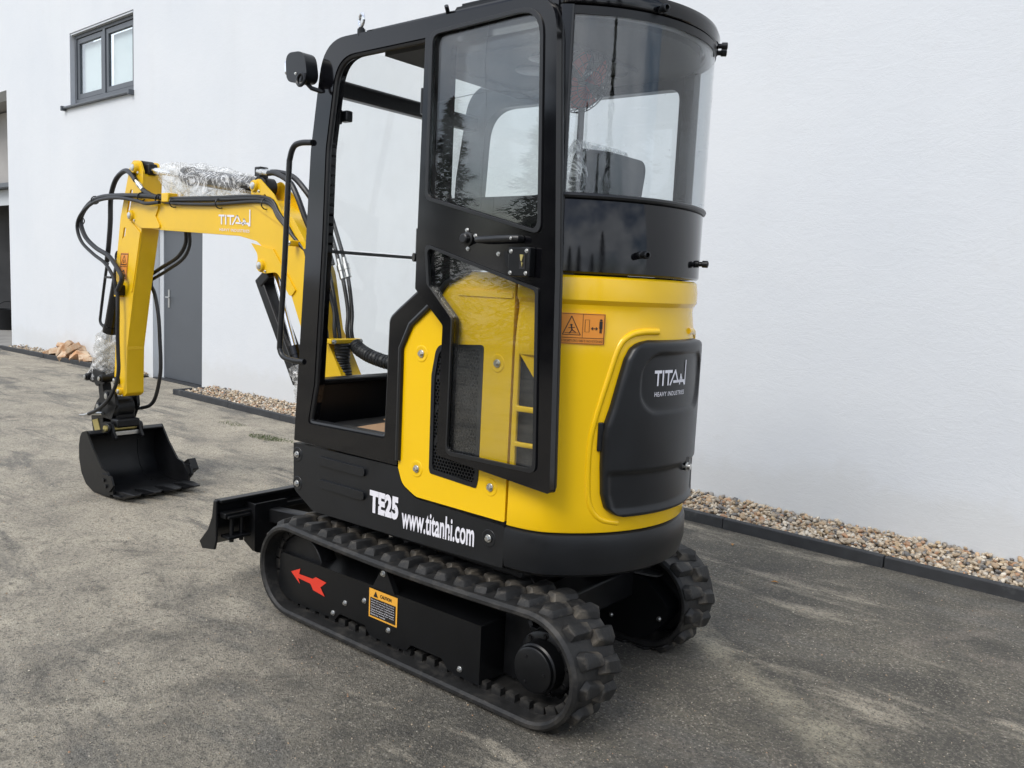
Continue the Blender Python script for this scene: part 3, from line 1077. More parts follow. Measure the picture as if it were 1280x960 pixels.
lug_bevel = .004
def make_track(yc, side):
    """side +1: left track (outer face towards the camera)"""
    w = 0.125
    dx = 0.0 if side > 0 else 0.058
    sec = [(-w, -.010), (-w + .012, .0), (w - .012, .0), (w, -.010), (w, -.022), (w - .01, -.030), (-w + .01, -.030), (-w, -.022)]
    path = track_path(TR)
    vs, fs = [], []
    for (x, z, nx, nz_) in path:
        for (y, d) in sec:
            vs.append((x + dx + nx * d, yc + y, z + nz_ * d))
    m, k = len(path), len(sec)
    for i in range(m):
        j = (i + 1) % m
        for q in range(k):
            r = (q + 1) % k
            fs.append((i * k + q, i * k + r, j * k + r, j * k + q))
    tr = part('track', MB().add(vs, fs), 'rubber')
    tr['label'] = 'near rubber track, muddy on top' if side > 0 else 'far rubber track, its rear end showing'
    for i in range(NP):
        for row in (0, 1):
            d = (i + (0.5 if row else 0.0)) * TLEN / NP
            x, z, nx, nz_ = TAT(d)
            o = bpy.data.objects.new('lug', LUGS[(i * 5 + row * 3) % 14])
            COL.objects.link(o)
            o.parent = tr
            N = Vector((nx, 0, nz_))
            T = Vector((nz_, 0, -nx)) * (1 if row == 0 else 1)
            Yv = N.cross(T)
            sgn = 1 if row == 0 else -1
            Rm = Matrix(((T.x, Yv.x, N.x), (T.y, Yv.y, N.y), (T.z, Yv.z, N.z))).to_4x4()
            if row:
                Rm = Rm @ Matrix.Rotation(math.pi, 4, 'Z')
            o.matrix_local = Matrix.Translation((x + dx, yc + sgn * Yv.y * .050 - side * .016, z)) @ Rm
    NT = 60
    for i in range(NT):
        x, z, nx, nz_ = TAT((i + .25) * TLEN / NT)
        o = bpy.data.objects.new('drive_tooth', TOOTH)
        COL.objects.link(o)
        o.parent = tr
        N = Vector((nx, 0, nz_))
        T = Vector((nz_, 0, -nx))
        Yv = N.cross(T)
        Rm = Matrix(((T.x, Yv.x, N.x), (T.y, Yv.y, N.y), (T.z, Yv.z, N.z))).to_4x4()
        o.matrix_local = Matrix.Translation((x + dx - nx * .030, yc + .040 * side, z - nz_ * .028)) @ Rm
    return tr
YT = 0.433
tl = make_track(YT, 1)
trr = make_track(-YT, -1)

# left track frame with its notched cover
cover = fillet([(.862, .10, .05), (.845, .265, .03), (.62, .268), (-.355, .278, .004), (-.356, .052, .004), (-.20, .060), (-.165, .094, .01), (.0, .094, .01), (.03, .060), (.24, .060), (.27, .094, .01), (.43, .094, .01), (.46, .062), (.70, .060, .02), (.80, .065, .05)], 5)
tf = part('track_frame', MB().plate(cover, .33, .502), 'black_satin', bev=.005)
for x, z in ((.471, .087), (.395, .152), (.275, .196), (.128, .115), (-.26, .084), (.153, .345)):
    bolt(tf, (x, .502 if z < .3 else .515, z), s=.9 if z < .3 else 1.0)
Print().poly([(.764, .194), (.698, .223), (.706, .197), (.611, .200), (.589, .213), (.518, .207), (.557, .176), (.527, .143), (.606, .150), (.626, .174), (.712, .177), (.699, .153)]).build('arrow_sticker', 'red_print', tf, lambda u, w: (u, .5045, w))
cfn = lambda d: (lambda u, w: (.245 - u * .166, .502 + d, .141 + w * .120))
Print().rect(0, 1, 0, 1).build('caution_label', 'amber_print', tf, cfn(.0025))
pr = Print()
pr.rect(.05, .95, .06, .70).text('CAUTION', .40, .80, .78, .90, .03)
pr.poly([(.16, .75), (.32, .75), (.24, .95)])
pr.build('label_print', 'black_print', tf, cfn(.0038))
pr = Print()
for k in range(7):
    w_ = .62 - k * .082
    pr.text(('Do not get on or off the machine', 'while it is moving. Keep clear', 'of the tracks and rotating parts', 'Keep hands and clothing away', 'Check the tension of the crawler', 'before starting the work', 'Read the manual')[k], .09, .91 if k < 6 else .6, w_ - .012, w_ + .042, .0)
pr.build('label_print', 'white_print', tf, cfn(.0050))
br = part('lift_bracket', MB().plate(fillet([(.215, .275), (.165, .362, .02), (.140, .362, .02), (.085, .275)]), .490, .515), 'black_steel', tf, bev=.003)
part('carrier_roller', MB().lathe((.15, .36, .345), (0, 1, 0), [(0, .028), (.12, .028), (.13, .018)], 20), 'black_steel')
part('idler_wheel', MB().lathe((XF, .385, TZ), (0, 1, 0), [(0, .10), (.005, .145), (.03, .152), (.065, .152), (.09, .145), (.095, .09)], 40), 'black_steel', bev=.003)
for x in (-.2, .08, .33, .56):
    part('track_roller', MB().lathe((x, .40, .11), (0, 1, 0), [(0, .05), (.07, .05), (.08, .03)], 24), 'black_steel')
# travel motor, final drive and sprocket
fd = part('final_drive', MB().lathe((-.59, .32, .19), (0, 1, 0), [(0, .115), (.105, .115), (.11, .108), (.113, .092), (.16, .088), (.165, .082), (.178, .080), (.182, .074)], 44), 'black_satin')
for i in range(9):
    a = 2 * math.pi * i / 9 + .2
    bolt(fd, (-.59 + .101 * math.cos(a), .430, .19 + .101 * math.sin(a)), s=.95, dark=True)
for a0 in (60, 180, 300):
    bolt(fd, (-.59 + .052 * math.cos(RAD(a0)), .500, .19 + .052 * math.sin(RAD(a0))), s=.55, name='plug', dark=True)
pr = Print()
pr.text('4016 R', -.03, .03, -.012, .006, .0)
mb = MB()
N_ = 15
ring = []
for i in range(N_ * 4):
    a = 2 * math.pi * i / (N_ * 4)
    r = .152 if i % 4 in (0, 1) else .126
    ring.append((-.62 + r * math.cos(a), TZ - .005 + r * math.sin(a)))
part('sprocket', mb.plate(ring, .365, .385), 'black_steel', bev=.003)
part('motor_guard', MB().plate(fillet([(-.36, .06), (-.36, .30), (-.46, .30, .02), (-.50, .22, .03), (-.49, .10, .03), (-.44, .055, .02)]), .35, .37), 'black_steel', bev=.003)
# right track frame: only its inner face shows
inner = fillet([(.80, .06, .09), (.80, .31, .1), (-.55, .315, .12), (-.705, .20, .16), (-.57, .045, .12)], 12)
rf = part('track_frame', MB().plate(inner, -.300, -.42), 'black_satin', bev=.004)
rf['label'] = 'inner plate of the far track frame with three bolts'
for x, z in ((-.405, .225), (-.405, .11), (-.635, .158)):
    bolt(rf, (x, -.300, z), s=.8)
part('drive_drum', MB().lathe((-.56, -.44, TZ), (0, 1, 0), [(-.1, .150), (.02, .158), (.03, .15), (.035, .13), (.036, .001)], 40), 'black_steel')
part('frame_top', MB().plate(fillet([(.70, -.305), (-.50, -.305, .01), (-.60, -.33, .03), (-.60, -.40, .03), (.70, -.41)]), .318, .326, ax='z'), 'dusty_steel')
part('frame_bracket', MB().plate(fillet([(-.30, .33), (-.46, .335), (-.47, .40, .01), (-.33, .43, .01)]), -.235, -.245), 'black_steel', bev=.002)
# carbody
mb = MB()
mb.plate(fillet([(-.44, -.30), (-.30, -.22, .04), (-.30, .22, .04), (-.44, .30), (.44, .31), (.34, .2, .04), (.34, -.2, .04), (.44, -.31)]), .17, .33, ax='z')
part('car_body', mb, 'black_steel', bev=.006)
part('cross_tube', MB().box(-.50, -.36, -.31, .31, .22, .34), 'black_steel', bev=.008)
part('swing_bearing', MB().lathe((0, 0, .33), (0, 0, 1), [(0, .27), (.055, .27), (.06, .24), (.12, .24)], 48), 'black_steel')
part('step_plate', MB().plate(fillet([(-.58, -.30), (-.34, -.30), (-.36, -.14, .02), (-.52, -.16, .02)]), .362, .376, ax='z'), 'black_steel', bev=.003)
part('belly_plate', MB().box(-.45, .70, -.40, .40, .452, .478), 'black_steel', bev=.006)
# dozer blade at the front
def blade_sec(y):
    return [(1.262, y, .425), (1.285, y, .38), (1.288, y, .31), (1.305, y, .25), (1.365, y, .195)]
mb = MB()
rows = []
for y in (-.57, .57):
    f = [(1.250, y, .428), (1.268, y, .37), (1.270, y, .30), (1.290, y, .24), (1.345, y, .188)]
    b = [(x + .022, y, z + .004) for x, y, z in f]
    rows.append(f + b[::-1])
mb.grid([rows[0] + rows[0][:1], rows[1] + rows[1][:1]])
mb.add(rows[0], [tuple(range(10))]).add(rows[1], [tuple(reversed(range(10)))])
bl = part('dozer_blade', mb, 'black_steel', bev=.003)
part('top_rail', MB().box(1.225, 1.272, -.565, .565, .418, .432), 'black_steel', bl, bev=.003)
part('stiffener', MB().box(1.20, 1.268, -.56, .56, .345, .372), 'black_steel', bl, bev=.004)
for s in (1, -1):
    e = fillet([(1.240, .430), (1.262, .430), (1.275, .35), (1.31, .28), (1.385, .205), (1.36, .175), (1.255, .192), (1.240, .24)])
    part('end_plate', MB().plate(e, s * .572, s * .584), 'black_steel', bl, bev=.003)
    pl = part('side_wing', MB().plate(fillet([(s * .42, .40, .01), (s * .235, .40, .01), (s * .25, .20), (s * .335, .135, .02), (s * .42, .165, .02)]), 1.17, 1.185, ax='x'), 'black_steel', bl, bev=.003)
    part('wing_rib', MB().plate(fillet([(1.185, .40), (1.255, .40), (1.262, .20), (1.185, .165)]), s * .408, s * .42), 'black_steel', bl, bev=.003)
    for zz in (.345, .245):
        part('hinge_plate', MB().box(1.185, 1.255, min(s * .43, s * .55), max(s * .43, s * .55), zz, zz + .014), 'black_steel', bl, bev=.003)
    for yy in (.462, .515):
        part('hinge_pin', MB().lathe((1.218, s * yy, .225), (0, 0, 1), [(0, .011), (.125, .011), (.13, .011), (.131, .018), (.142, .018)], 16), 'black_steel', bl)
for s in (1, -1):
    part('blade_arm', MB().tube([(1.18, s * .31, .33), (.78, s * .25, .345), (.40, s * .22, .30)], 1, sect=[(-.035, -.03), (.035, -.03), (.035, .03), (-.035, .03)]), 'black_steel', bev=.006)
part('blade_cylinder', MB().tube([(.42, 0, .42), (.92, 0, .38)], .036, 16).tube([(.92, 0, .38), (1.2, 0, .34)], .02, 14), 'black_steel')
mb = MB()
for k in range(3):
    mb.tube(smooth_path([(.35 + .05 * k, .21 + .03 * k, .40), (.5, .30 + .02 * k, .425), (.62 + .03 * k, .29, .40), (.75, .18, .36)]), .012, 8)
part('hose', mb, 'hose')

# ------------------------------------------------------------------ house: lower panel, covers, tail
lp = fillet([(.812, .764, .006), (.806, .555, .05), (.665, .482, .06), (-.412, .500, .012), (-.414, .652, .012), (.035, .664, .07), (.118, .706, .06), (.142, .771, .006)], 8)
pan = part('lower_side_panel', MB().plate(lp, .40, YS), 'black_plastic', bev=.010, seg=3)
for z in (.716, .617):
    part('slot_rib', MB().plate(fillet([(.628, z - .019, .018), (.628, z + .017, .018), (.326, z + .017, .018), (.326, z - .019, .018)], 6), YS - .002, YS + .011), 'black_plastic', pan, bev=.010, seg=3)
for x, z in ((.781, .715), (.778, .585), (-.343, .594)):
    part('bolt_cup', MB().lathe((x, YS - .004, z), (0, 1, 0), [(0, .036), (.0055, .031), (.0065, .026), (.0045, .019)], 26), 'black_plastic', pan)
    bolt(pan, (x, YS + .002, z), s=1.15)
side = lambda d: (lambda u, w: (u, YS + d, w))
Print().text('TE25', 0, 1, 0, 1, .055).build('lettering', 'white_print', pan, lambda u, w: (.297 - u * .170, YS + .0025, .557 + w * .094))
Print().text('www.titanhi.com', 0, 1, 0, 1, .022, 1.0).build('lettering', 'white_print', pan, lambda u, w: (.107 - u * .382, YS + .0025, .532 + w * .090 + u * .013))
# scuffed bits missing from the letters
pr = Print()
for i in range(9):
    u, w = random.uniform(-.27, .29), random.uniform(.545, .62)
    pr.disc(u, w, random.uniform(.002, .005), 5)
pr.build('scuff', 'black_plastic', pan, side(.0035))

YP = [(.66, .002), (.74, .0), (1.30, .0), (1.375, -.006), (1.428, -.013), (1.446, -.011), (1.462, .001), (1.50, .001), (1.535, -.004), (1.545, -.012)]
def ys_off(z):
    for (a, p), (b, q) in zip(YP, YP[1:]):
        if a <= z <= b:
            return p + (q - p) * (z - a) / (b - a)
    return 0
# yellow side cover: outline cut to the grille opening, pressed groove above
sc = fillet([(.138, .768), (.126, 1.25, .06), (.075, 1.345, .05), (-.02, 1.415, .05), (-.095, 1.492, .06), (-.21, 1.54, .06), (-.412, 1.543, .008), (-.412, .668, .008), (.035, .672, .07), (.112, .708, .06)], 7)
gr_hole = fillet([(-.052, 1.268, .05), (-.030, 1.15, .03), (-.034, .800, .02), (-.040, .780, .01), (-.272, .766, .012), (-.280, .80, .02), (-.280, 1.283, .015)], 5)
def sc_fn(u, w, d):
    return (u, d + ys_off(w), w)
mb = MB()
# slice into horizontal bands so that the groove shows
cov = part('side_cover', MB().plate(sc, YS - .05, YS + .001, holes=[gr_hole]), 'yellow', bev=.008, seg=3)
part('pressed_rib', MB().plate(fillet([(-.14, 1.455, .006), (-.17, 1.476, .006), (-.405, 1.476, .006), (-.405, 1.455, .006)]), YS - .001, YS + .0055), 'yellow', cov, bev=.005, seg=3)
for x, z in ((.030, 1.227), (-.347, 1.226), (.035, .782), (-.340, .781)):
    part('bolt_cup', MB().lathe((x, YS - .003, z), (0, 1, 0), [(0, .036), (.006, .031), (.007, .026), (.0045, .019)], 26), 'yellow', cov)
    bolt(cov, (x, YS + .002, z), s=1.15)
# honeycomb grille
def inside(p, poly):
    c = False
    j = len(poly) - 1
    for i in range(len(poly)):
        a, b = poly[i], poly[j]
        if (a[1] > p[1]) != (b[1] > p[1]) and p[0] < (b[0] - a[0]) * (p[1] - a[1]) / (b[1] - a[1]) + a[0]:
            c = not c
        j = i
    return c
rim = [(x + (.012 if x > -.15 else -.012) * -1, z) for x, z in gr_hole]
def shrink(poly, d):
    c = Vector((sum(p[0] for p in poly) / len(poly), sum(p[1] for p in poly) / len(poly)))
    xs = [p[0] for p in poly]
    zs = [p[1] for p in poly]
    hx, hz = (max(xs) - min(xs)) / 2, (max(zs) - min(zs)) / 2
    m = Vector(((max(xs) + min(xs)) / 2, (max(zs) + min(zs)) / 2))
    return [(m.x + (p[0] - m.x) * (hx - d) / hx, m.y + (p[1] - m.y) * (hz - d) / hz) for p in poly]
grl = part('grille', MB().plate(shrink(gr_hole, -.002), YS - .012, YS + .0035, holes=[shrink(gr_hole, .016)]), 'black_plastic', cov, bev=.003)
mb = MB()
cz = .0145
gin = shrink(gr_hole, .014)
# three mesh fields parted by slanting bars, as on the pressed plastic
def bars(x, z):
    s = z + 1.0 * (x + .05) * .9
    return any(abs(s - k) < .010 for k in (.90, 1.02, 1.14)) and x > -.09
iz = 0
z = .77
while z < 1.29:
    x = -.285 + (cz / 2 if iz % 2 else 0)
    while x < -.02:
        if inside((x, z), gin):
            vs, fs = [], []
            rin = .0046 if not bars(x, z) else .0012
            for k in range(6):
                a = math.pi / 6 + k * math.pi / 3
                vs.append((x + .00845 * math.cos(a), YS - .001, z + .00845 * math.sin(a)))
            for k in range(6):
                a = math.pi / 6 + k * math.pi / 3
                vs.append((x + rin * 1.35 * math.cos(a), YS - .001, z + rin * 1.35 * math.sin(a)))
            for k in range(6):
                a = math.pi / 6 + k * math.pi / 3
                vs.append((x + rin * 1.2 * math.cos(a), YS - .009, z + rin * 1.2 * math.sin(a)))
            for k in range(6):
                l = (k + 1) % 6
                fs += [(k, l, l + 6, k + 6), (k + 6, l + 6, l + 12, k + 12)]
            mb.add(vs, fs)
        x += cz
    z += cz * .866
    iz += 1
hx_ = part('honeycomb', mb, 'black_plastic', cov, recalc=False)
hx_['kind'] = 'stuff'
part('radiator', MB().box(-.30, .0, YS - .075, YS - .055, .74, 1.31), 'floor_mat', cov)

# yellow rear cover wrapping the tail, with three cooling slots in the corner
pl0 = plan(-.4225)
zl = [.66, .74, .84, .857, .945, .962, 1.068, 1.088, 1.12, 1.265, 1.30, 1.375, 1.428, 1.446, 1.462, 1.50, 1.535, 1.545]
rows = []
for z in zl:
    p = plan(-.4225, ys_off(z))
    rows.append([(x, y, z) for x, y in p])
m_ = len(rows[0])
vs = [q for r in rows for q in r]
fs = []
for i in range(len(zl) - 1):
    for j in range(m_ - 1):
        zc_ = (zl[i] + zl[i + 1]) / 2
        if 1 <= j <= 7 and (.857 < zc_ < .945 or .962 < zc_ < 1.068 or (1.088 < zc_ < 1.265 and not (zc_ > 1.12 and False))):
            continue
        fs.append((i * m_ + j, i * m_ + j + 1, (i + 1) * m_ + j + 1, (i + 1) * m_ + j))
rc = part('rear_cover', MB().add(vs, fs), 'yellow', recalc=False, ang=28, solid=.016)
bb = rc.modifiers.new('edge', 'BEVEL')
bb.width = .004
bb.segments = 2
bb.limit_method = 'ANGLE'
bb.angle_limit = RAD(40)
inn = plan(-.41, -.035)
mb = MB().grid([[(x, y, z) for x, y in inn] for z in (.7, 1.5)])
part('inner_shroud', mb, 'floor_mat', rc, recalc=False)
part('slot_web', MB().plate(fillet([(-.440, 1.272), (-.515, 1.272), (-.515, 1.165, .01)]), 0, -.012, fn=lambda u, w, d: (u, .4675 - 1.9 * max(0, -u - .425) ** 1.85 + d, w)), 'yellow', rc)
# warning label, orange, two pictograms
def rear_map(a0, a1, z0, z1, off):
    return lambda u, w: surf(a0 + (a1 - a0) * u, z0 + (z1 - z0) * w, off)
A0, A1 = 52.6, 36.0
Print().rect(0, 1, 0, 1, 10).build('warning_label', 'orange_print', rc, rear_map(A0, A1, 1.314, 1.418, .0025))
pr = Print()
pr.frame(.015, .985, .02, .98, .012).rect(.015, .985, .20, .215, 8).rect(.50, .508, .215, .97)
for a, b in (((.08, .30), (.26, .90)), ((.26, .90), (.46, .30)), ((.46, .30), (.08, .30))):
    pr.line(a, b, .018)
pr.disc(.26, .62, .026).line((.26, .60), (.28, .44), .03).line((.28, .46), (.22, .34), .024).line((.28, .46), (.36, .38), .024).line((.20, .52), (.34, .54), .02).line((.12, .36), (.42, .36), .012)
pr.frame(.55, .65, .40, .80, .008)
pr.line((.70, .52), (.82, .52), .022).poly([(.68, .52), (.73, .58), (.73, .46)]).poly([(.84, .52), (.79, .58), (.79, .46)])
pr.disc(.90, .80, .030).rect(.865, .935, .52, .76).rect(.875, .897, .38, .52).rect(.903, .925, .38, .52)
pr.text('FOR YOUR SAFETY IS STRICTLY FORBID TO STAND IN ROTATION RANGE', .04, .96, .07, .15, .0)
pr.build('label_print', 'black_print', rc, rear_map(A0, A1, 1.314, 1.418, .004))

# black counterweight skirt
CP = [(.492, -.05), (.497, -.018), (.512, .002), (.56, .013), (.63, .012), (.652, .006), (.660, -.008)]
mb = MB()
rows = []
for z, d in CP:
    p = plan(-.4245, d)
    rows.append([(x, y, z + .020 * 0) for x, y in p])
mb.grid(rows)
top = plan(-.4245, -.03)
mb.grid([rows[-1], [(x, y, .660) for x, y in top]])
bot = plan(-.4245, -.3)
mb.grid([[(x, y, .492) for x, y in plan(-.4245, -.3)], rows[0]])
cw = part('counterweight', mb, 'black_plastic', recalc=False, ang=40)
part('skirt_end', MB().plate([(.30, .50), (.462, .50), (.470, .56), (.468, .65), (.30, .655)], -.4245, -.4265, ax='x'), 'black_plastic', cw)

# engine hood at the tail
HL = [(.712, 20), (.716, 25), (.728, 29.5), (.75, 32.5), (.80, 34.2), (.90, 35), (1.0, 35.2), (1.04, 34.6), (1.10, 32.6), (1.20, 30), (1.27, 28), (1.305, 26), (1.325, 23), (1.334, 18)]
def hl(z):
    for (a, p), (b, q) in zip(HL, HL[1:]):
        if a <= z <= b:
            return p + (q - p) * (z - a) / (b - a)
    return HL[0][1] if z < HL[0][0] else HL[-1][1]
def sstep(t):
    t = max(0, min(1, t))
    return t * t * (3 - 2 * t)
NZ, NA = 90, 110
rows = []
for i in range(NZ + 1):
    z = .712 + (1.334 - .712) * i / NZ
    row = []
    for j in range(NA + 1):
        s = -1 + 2 * j / NA
        u = math.copysign(1 - (1 - abs(s)) ** 1.35, s)
        aL = hl(z)
        a = u * aL
        d = min((1 - abs(u)) * aL * math.pi / 180 * AR, z - .712, 1.334 - z)
        off = .002 + .030 * math.sqrt(max(0, 1 - (1 - min(1, d / .022)) ** 2))
        # crease low on the hood
        zc = .868 - .0 * abs(a)
        off -= .012 * (1 - sstep((z - zc) / .016)) * sstep((d - .008) / .03)
        # oval logo recess
        sx = abs(a) * math.pi / 180 * AR
        sz = abs(z - 1.185)
        qx, qz = max(sx - (.205 - .085), 0), max(sz - (.103 - .085), 0)
        sd = math.hypot(qx, qz) - .085
        off -= .011 * sstep(-sd / .012 + .5)
        row.append(surf(a, z, off))
    rows.append(row)
for sg in (1, -1):
    rim_ = smooth_path([(12, 1.362, 0), (20, 1.360, 0), (26, 1.345, 0), (30, 1.305, 0), (33.5, 1.20, 0), (37, 1.08, 0), (39, .98, 0), (39, .84, 0), (37.5, .755, 0), (33, .708, 0), (26, .692, 0)], 6)
    part('hood_surround', MB().tube([surf(sg * p.x, p.y, -.007) for p in rim_], .0125, 10), 'yellow', rc, ang=60)
hood = part('engine_hood', MB().grid(rows), 'black_plastic', recalc=False, ang=60)
# right way round
me = hood.data
bm = bmesh.new(); bm.from_mesh(me)
if sum(1 for f in bm.faces if f.normal.dot(f.calc_center_median() - Vector((AC, 0, 1))) < 0) > len(bm.faces) / 2:
    bmesh.ops.reverse_faces(bm, faces=bm.faces)
bm.to_mesh(me); bm.free()
pr = Print()
maker_logo(pr, 0, 1, 0, 1)
pr.build('lettering', 'white_print', hood, rear_map(15.4, -4.2, 1.138, 1.262, .0232))
part('hood_latch', MB().lathe(surf(-9.8, .862, .015), surf(-9.8, 0, 1) - surf(-9.8, 0, 0), [(0, .016), (.02, .016), (.022, .012), (.032, .012)], 18), 'zinc', hood)
part('latch_tab', MB().box(-.006, .006, -.015, .015, -.02, .03, Matrix.Translation(surf(-9.8, .868, .028))), 'black_plastic', hood, bev=.002)
part('hood_hinge', MB().box(-.006, .006, -.010, .010, -.05, .05, Matrix.Translation(surf(35.4, 1.0, .004)) @ Matrix.Rotation(RAD(-35), 4, 'Z')), 'black_plastic', hood, bev=.004)

# ------------------------------------------------------------------ cab
out_l = fillet([(.806, .776, .006), (.747, 1.65), (.726, 2.02, .3), (.655, 2.452, .16), (-.535, 2.440, .03), (-.545, 1.548, .01), (-.21, 1.546, .07), (-.095, 1.500, .06), (-.016, 1.415, .05), (.082, 1.342, .05), (.132, 1.25, .06), (.145, .776, .006)], 9)
open_l = fillet([(.712, .862, .02), (.673, 1.04), (.639, 1.65), (.628, 2.02, .3), (.570, 2.378, .13), (.02, 2.380, .03), (.02, 1.480, .03), (.165, 1.378, .03), (.207, 1.345, .04), (.218, .872, .02)], 8)
rwin = fillet([(-.04, 1.80, .03), (-.04, 2.36, .03), (-.50, 2.36, .05), (-.505, 1.80, .03)], 6)
cabL = part('cab_frame', MB().plate(out_l, YS - .055, YS + .002, holes=[open_l, rwin]), 'black_gloss', bev=.012, seg=3)
cabL['label'] = 'glossy black left side frame of the cab with the door opening'
def loop3(poly, y): return [(x, y, z) for x, z in poly]
part('door_seal', MB().tube(loop3(shrink(open_l, .006), YS - .012), .011, 8, closed=True), 'gasket', cabL)
part('sill_seal', MB().tube([(.135, YS + .006, .80), (.135, YS + .006, 1.24), (.085, YS + .006, 1.335), (-.012, YS + .006, 1.41), (-.09, YS + .006, 1.495), (-.2, YS + .006, 1.545)], .012, 8), 'gasket', cabL)
part('side_glass', MB().plate(rwin, YS - .03, YS - .026), 'cab_glass', cabL)
part('sill_trim', MB().tube([(.70, YS - .03, .868), (.23, YS - .03, .878)], .012, 8), 'gasket', cabL)
# ribbed sealing strip on the front post
mb = MB()
for i in range(13):
    z = 1.60 + i * .040
    mb.box(.629 + (1.62 - z) * .055 * (1 if z < 1.62 else .25), .642 + (1.62 - z) * .055 * (1 if z < 1.62 else .25), YS - .05, YS - .02, z, z + .03)
part('ribbed_seal', mb, 'gasket', cabL, bev=.004)
# right side
rw2 = fillet([(.62, 1.12, .05), (.545, 2.335, .16), (-.50, 2.32, .05), (-.50, 1.70, .04), (.05, 1.66, .05), (.10, 1.12, .05)], 8)
cabR = part('cab_frame', MB().plate(out_l[:], -YS + .050, -YS, holes=[rw2]), 'black_satin', bev=.008)
cabR['label'] = 'far side frame of the cab seen through the glass'
part('side_glass', MB().plate(rw2, -YS + .02, -YS + .024), 'cab_glass', cabR)
part('window_bar', MB().box(-.006, .006, -YS + .005, -YS + .045, 1.67, 2.33), 'black_satin', cabR, bev=.004)
part('window_catch', MB().box(-.34, -.30, -YS + .052, -YS + .09, 1.90, 2.0), 'black_plastic', cabR, bev=.006)
# front: cowl, header, windscreen
def xf(z):      # front face leans back
    return .765 - (z - .78) * .075
mb = MB()
mb.plate([(xf(.78) + .02, .78), (xf(1.03) + .02, 1.03), (xf(1.03) - .03, 1.03), (xf(.78) - .03, .78)], -YS + .052, YS - .056)
cowl = part('front_cowl', mb, 'black_satin', bev=.006)
part('cowl_rail', MB().box(xf(1.03) - .045, xf(1.03) + .03, -YS + .052, YS - .056, 1.028, 1.052), 'black_satin', cowl, bev=.006)
part('front_header', MB().plate(fillet([(.648, 2.235, .01), (.640, 2.30, .02), (.592, 2.305, .02), (.596, 2.235, .01)]), -YS + .052, YS - .056), 'black_satin', bev=.004)
part('windscreen', MB().plate([(xf(1.055) + .012, 1.055), (xf(1.595) + .012, 1.595), (xf(1.595) + .007, 1.595), (xf(1.055) + .007, 1.055)], -.41, .41), 'cab_glass')
part('windscreen', MB().plate([(xf(1.62) + .012, 1.62), (.632, 2.236), (.627, 2.236), (xf(1.62) + .007, 1.62)], -.41, .41), 'cab_glass')
part('windscreen_bar', MB().box(xf(1.61) - .002, xf(1.61) + .014, -.41, .41, 1.600, 1.614), 'dusty_steel', bev=.002)
part('front_skylight', MB().plate([(.622, 2.307), (.50, 2.415), (.496, 2.411), (.617, 2.303)], -.41, .41), 'cab_glass')
part('screen_catch', MB().box(.585, .632, .365, .40, 2.14, 2.185), 'black_plastic', bev=.006)
# roof: shell with rounded plan
rows = []
for z, d, xs in ((2.392, -.012, .36), (2.405, .010, .365), (2.432, .016, .37), (2.452, .008, .40), (2.462, -.02, .42), (2.474, -.12, .40), (2.478, -.30, .38)):
    p = plan(xs, d)
    rows.append([(x, max(-.452, min(.452, y)) if x > -.47 else max(-.462, min(.462, y)), z) for x, y in p])
mb = MB().grid(rows)
for z, xs, k in ((2.478, .38, -1), (2.392, .36, 0)):
    r = rows[k]
    n = len(r)
    mb.add(r, [tuple(range(n))])
roof = part('cab_roof', mb, 'black_gloss', ang=40)
lin = plan(.34, -.05)
hd = part('headliner', MB().plate(lin, 2.362, 2.388, ax='z'), 'headliner', roof, bev=.008)
for x, y, r in ((-.05, -.02, .07), (-.20, .10, .06), (-.20, -.12, .06), (-.05, -.22, .055)):
    part('air_vent', MB().lathe((x, y, 2.349), (0, 0, 1), [(0, r * .55), (.003, r * .8), (.006, r), (.0132, r)], 26), 'black_plastic', hd)
part('liner_ridge', MB().plate(fillet([(.25, -.30, .05), (.25, .30, .05), (-.42, .28, .1), (-.42, -.28, .1)]), 2.350, 2.3615, holes=[fillet([(.21, -.27, .05), (.21, .27, .05), (-.39, .25, .1), (-.39, -.25, .1)])], ax='z'), 'headliner', hd, bev=.003)
# slotted guard on the roof
def guard_plate(y0, y1, name='guard_plate'):
    o = [(.10, 2.462), (.16, 2.487), (.10, 2.545), (-.56, 2.545), (-.62, 2.51), (-.55, 2.462)]
    holes = []
    for i in range(12):
        x = .06 - i * .05
        holes.append([(x, 2.485), (x - .016, 2.485), (x - .008, 2.528), (x + .008, 2.528)])
    return MB().plate(o, y0, y1, holes=holes)
gd = part('roof_guard', MB().box(-.55, .08, -.27, .27, 2.545, 2.556), 'black_satin', bev=.003)
for y in (.265, -.275):
    part('guard_plate', guard_plate(y, y + .01), 'black_satin', gd)
part('guard_plate', MB().plate([(-.27, 2.470), (.27, 2.470), (.27, 2.545), (-.27, 2.545)], -.575, -.567, ax='x'), 'black_satin', gd)
part('guard_knob', MB().lathe((.10, .30, 2.47), (.4, .9, -.1), [(0, .011), (.06, .011), (.063, .008)], 14), 'black_plastic', gd)
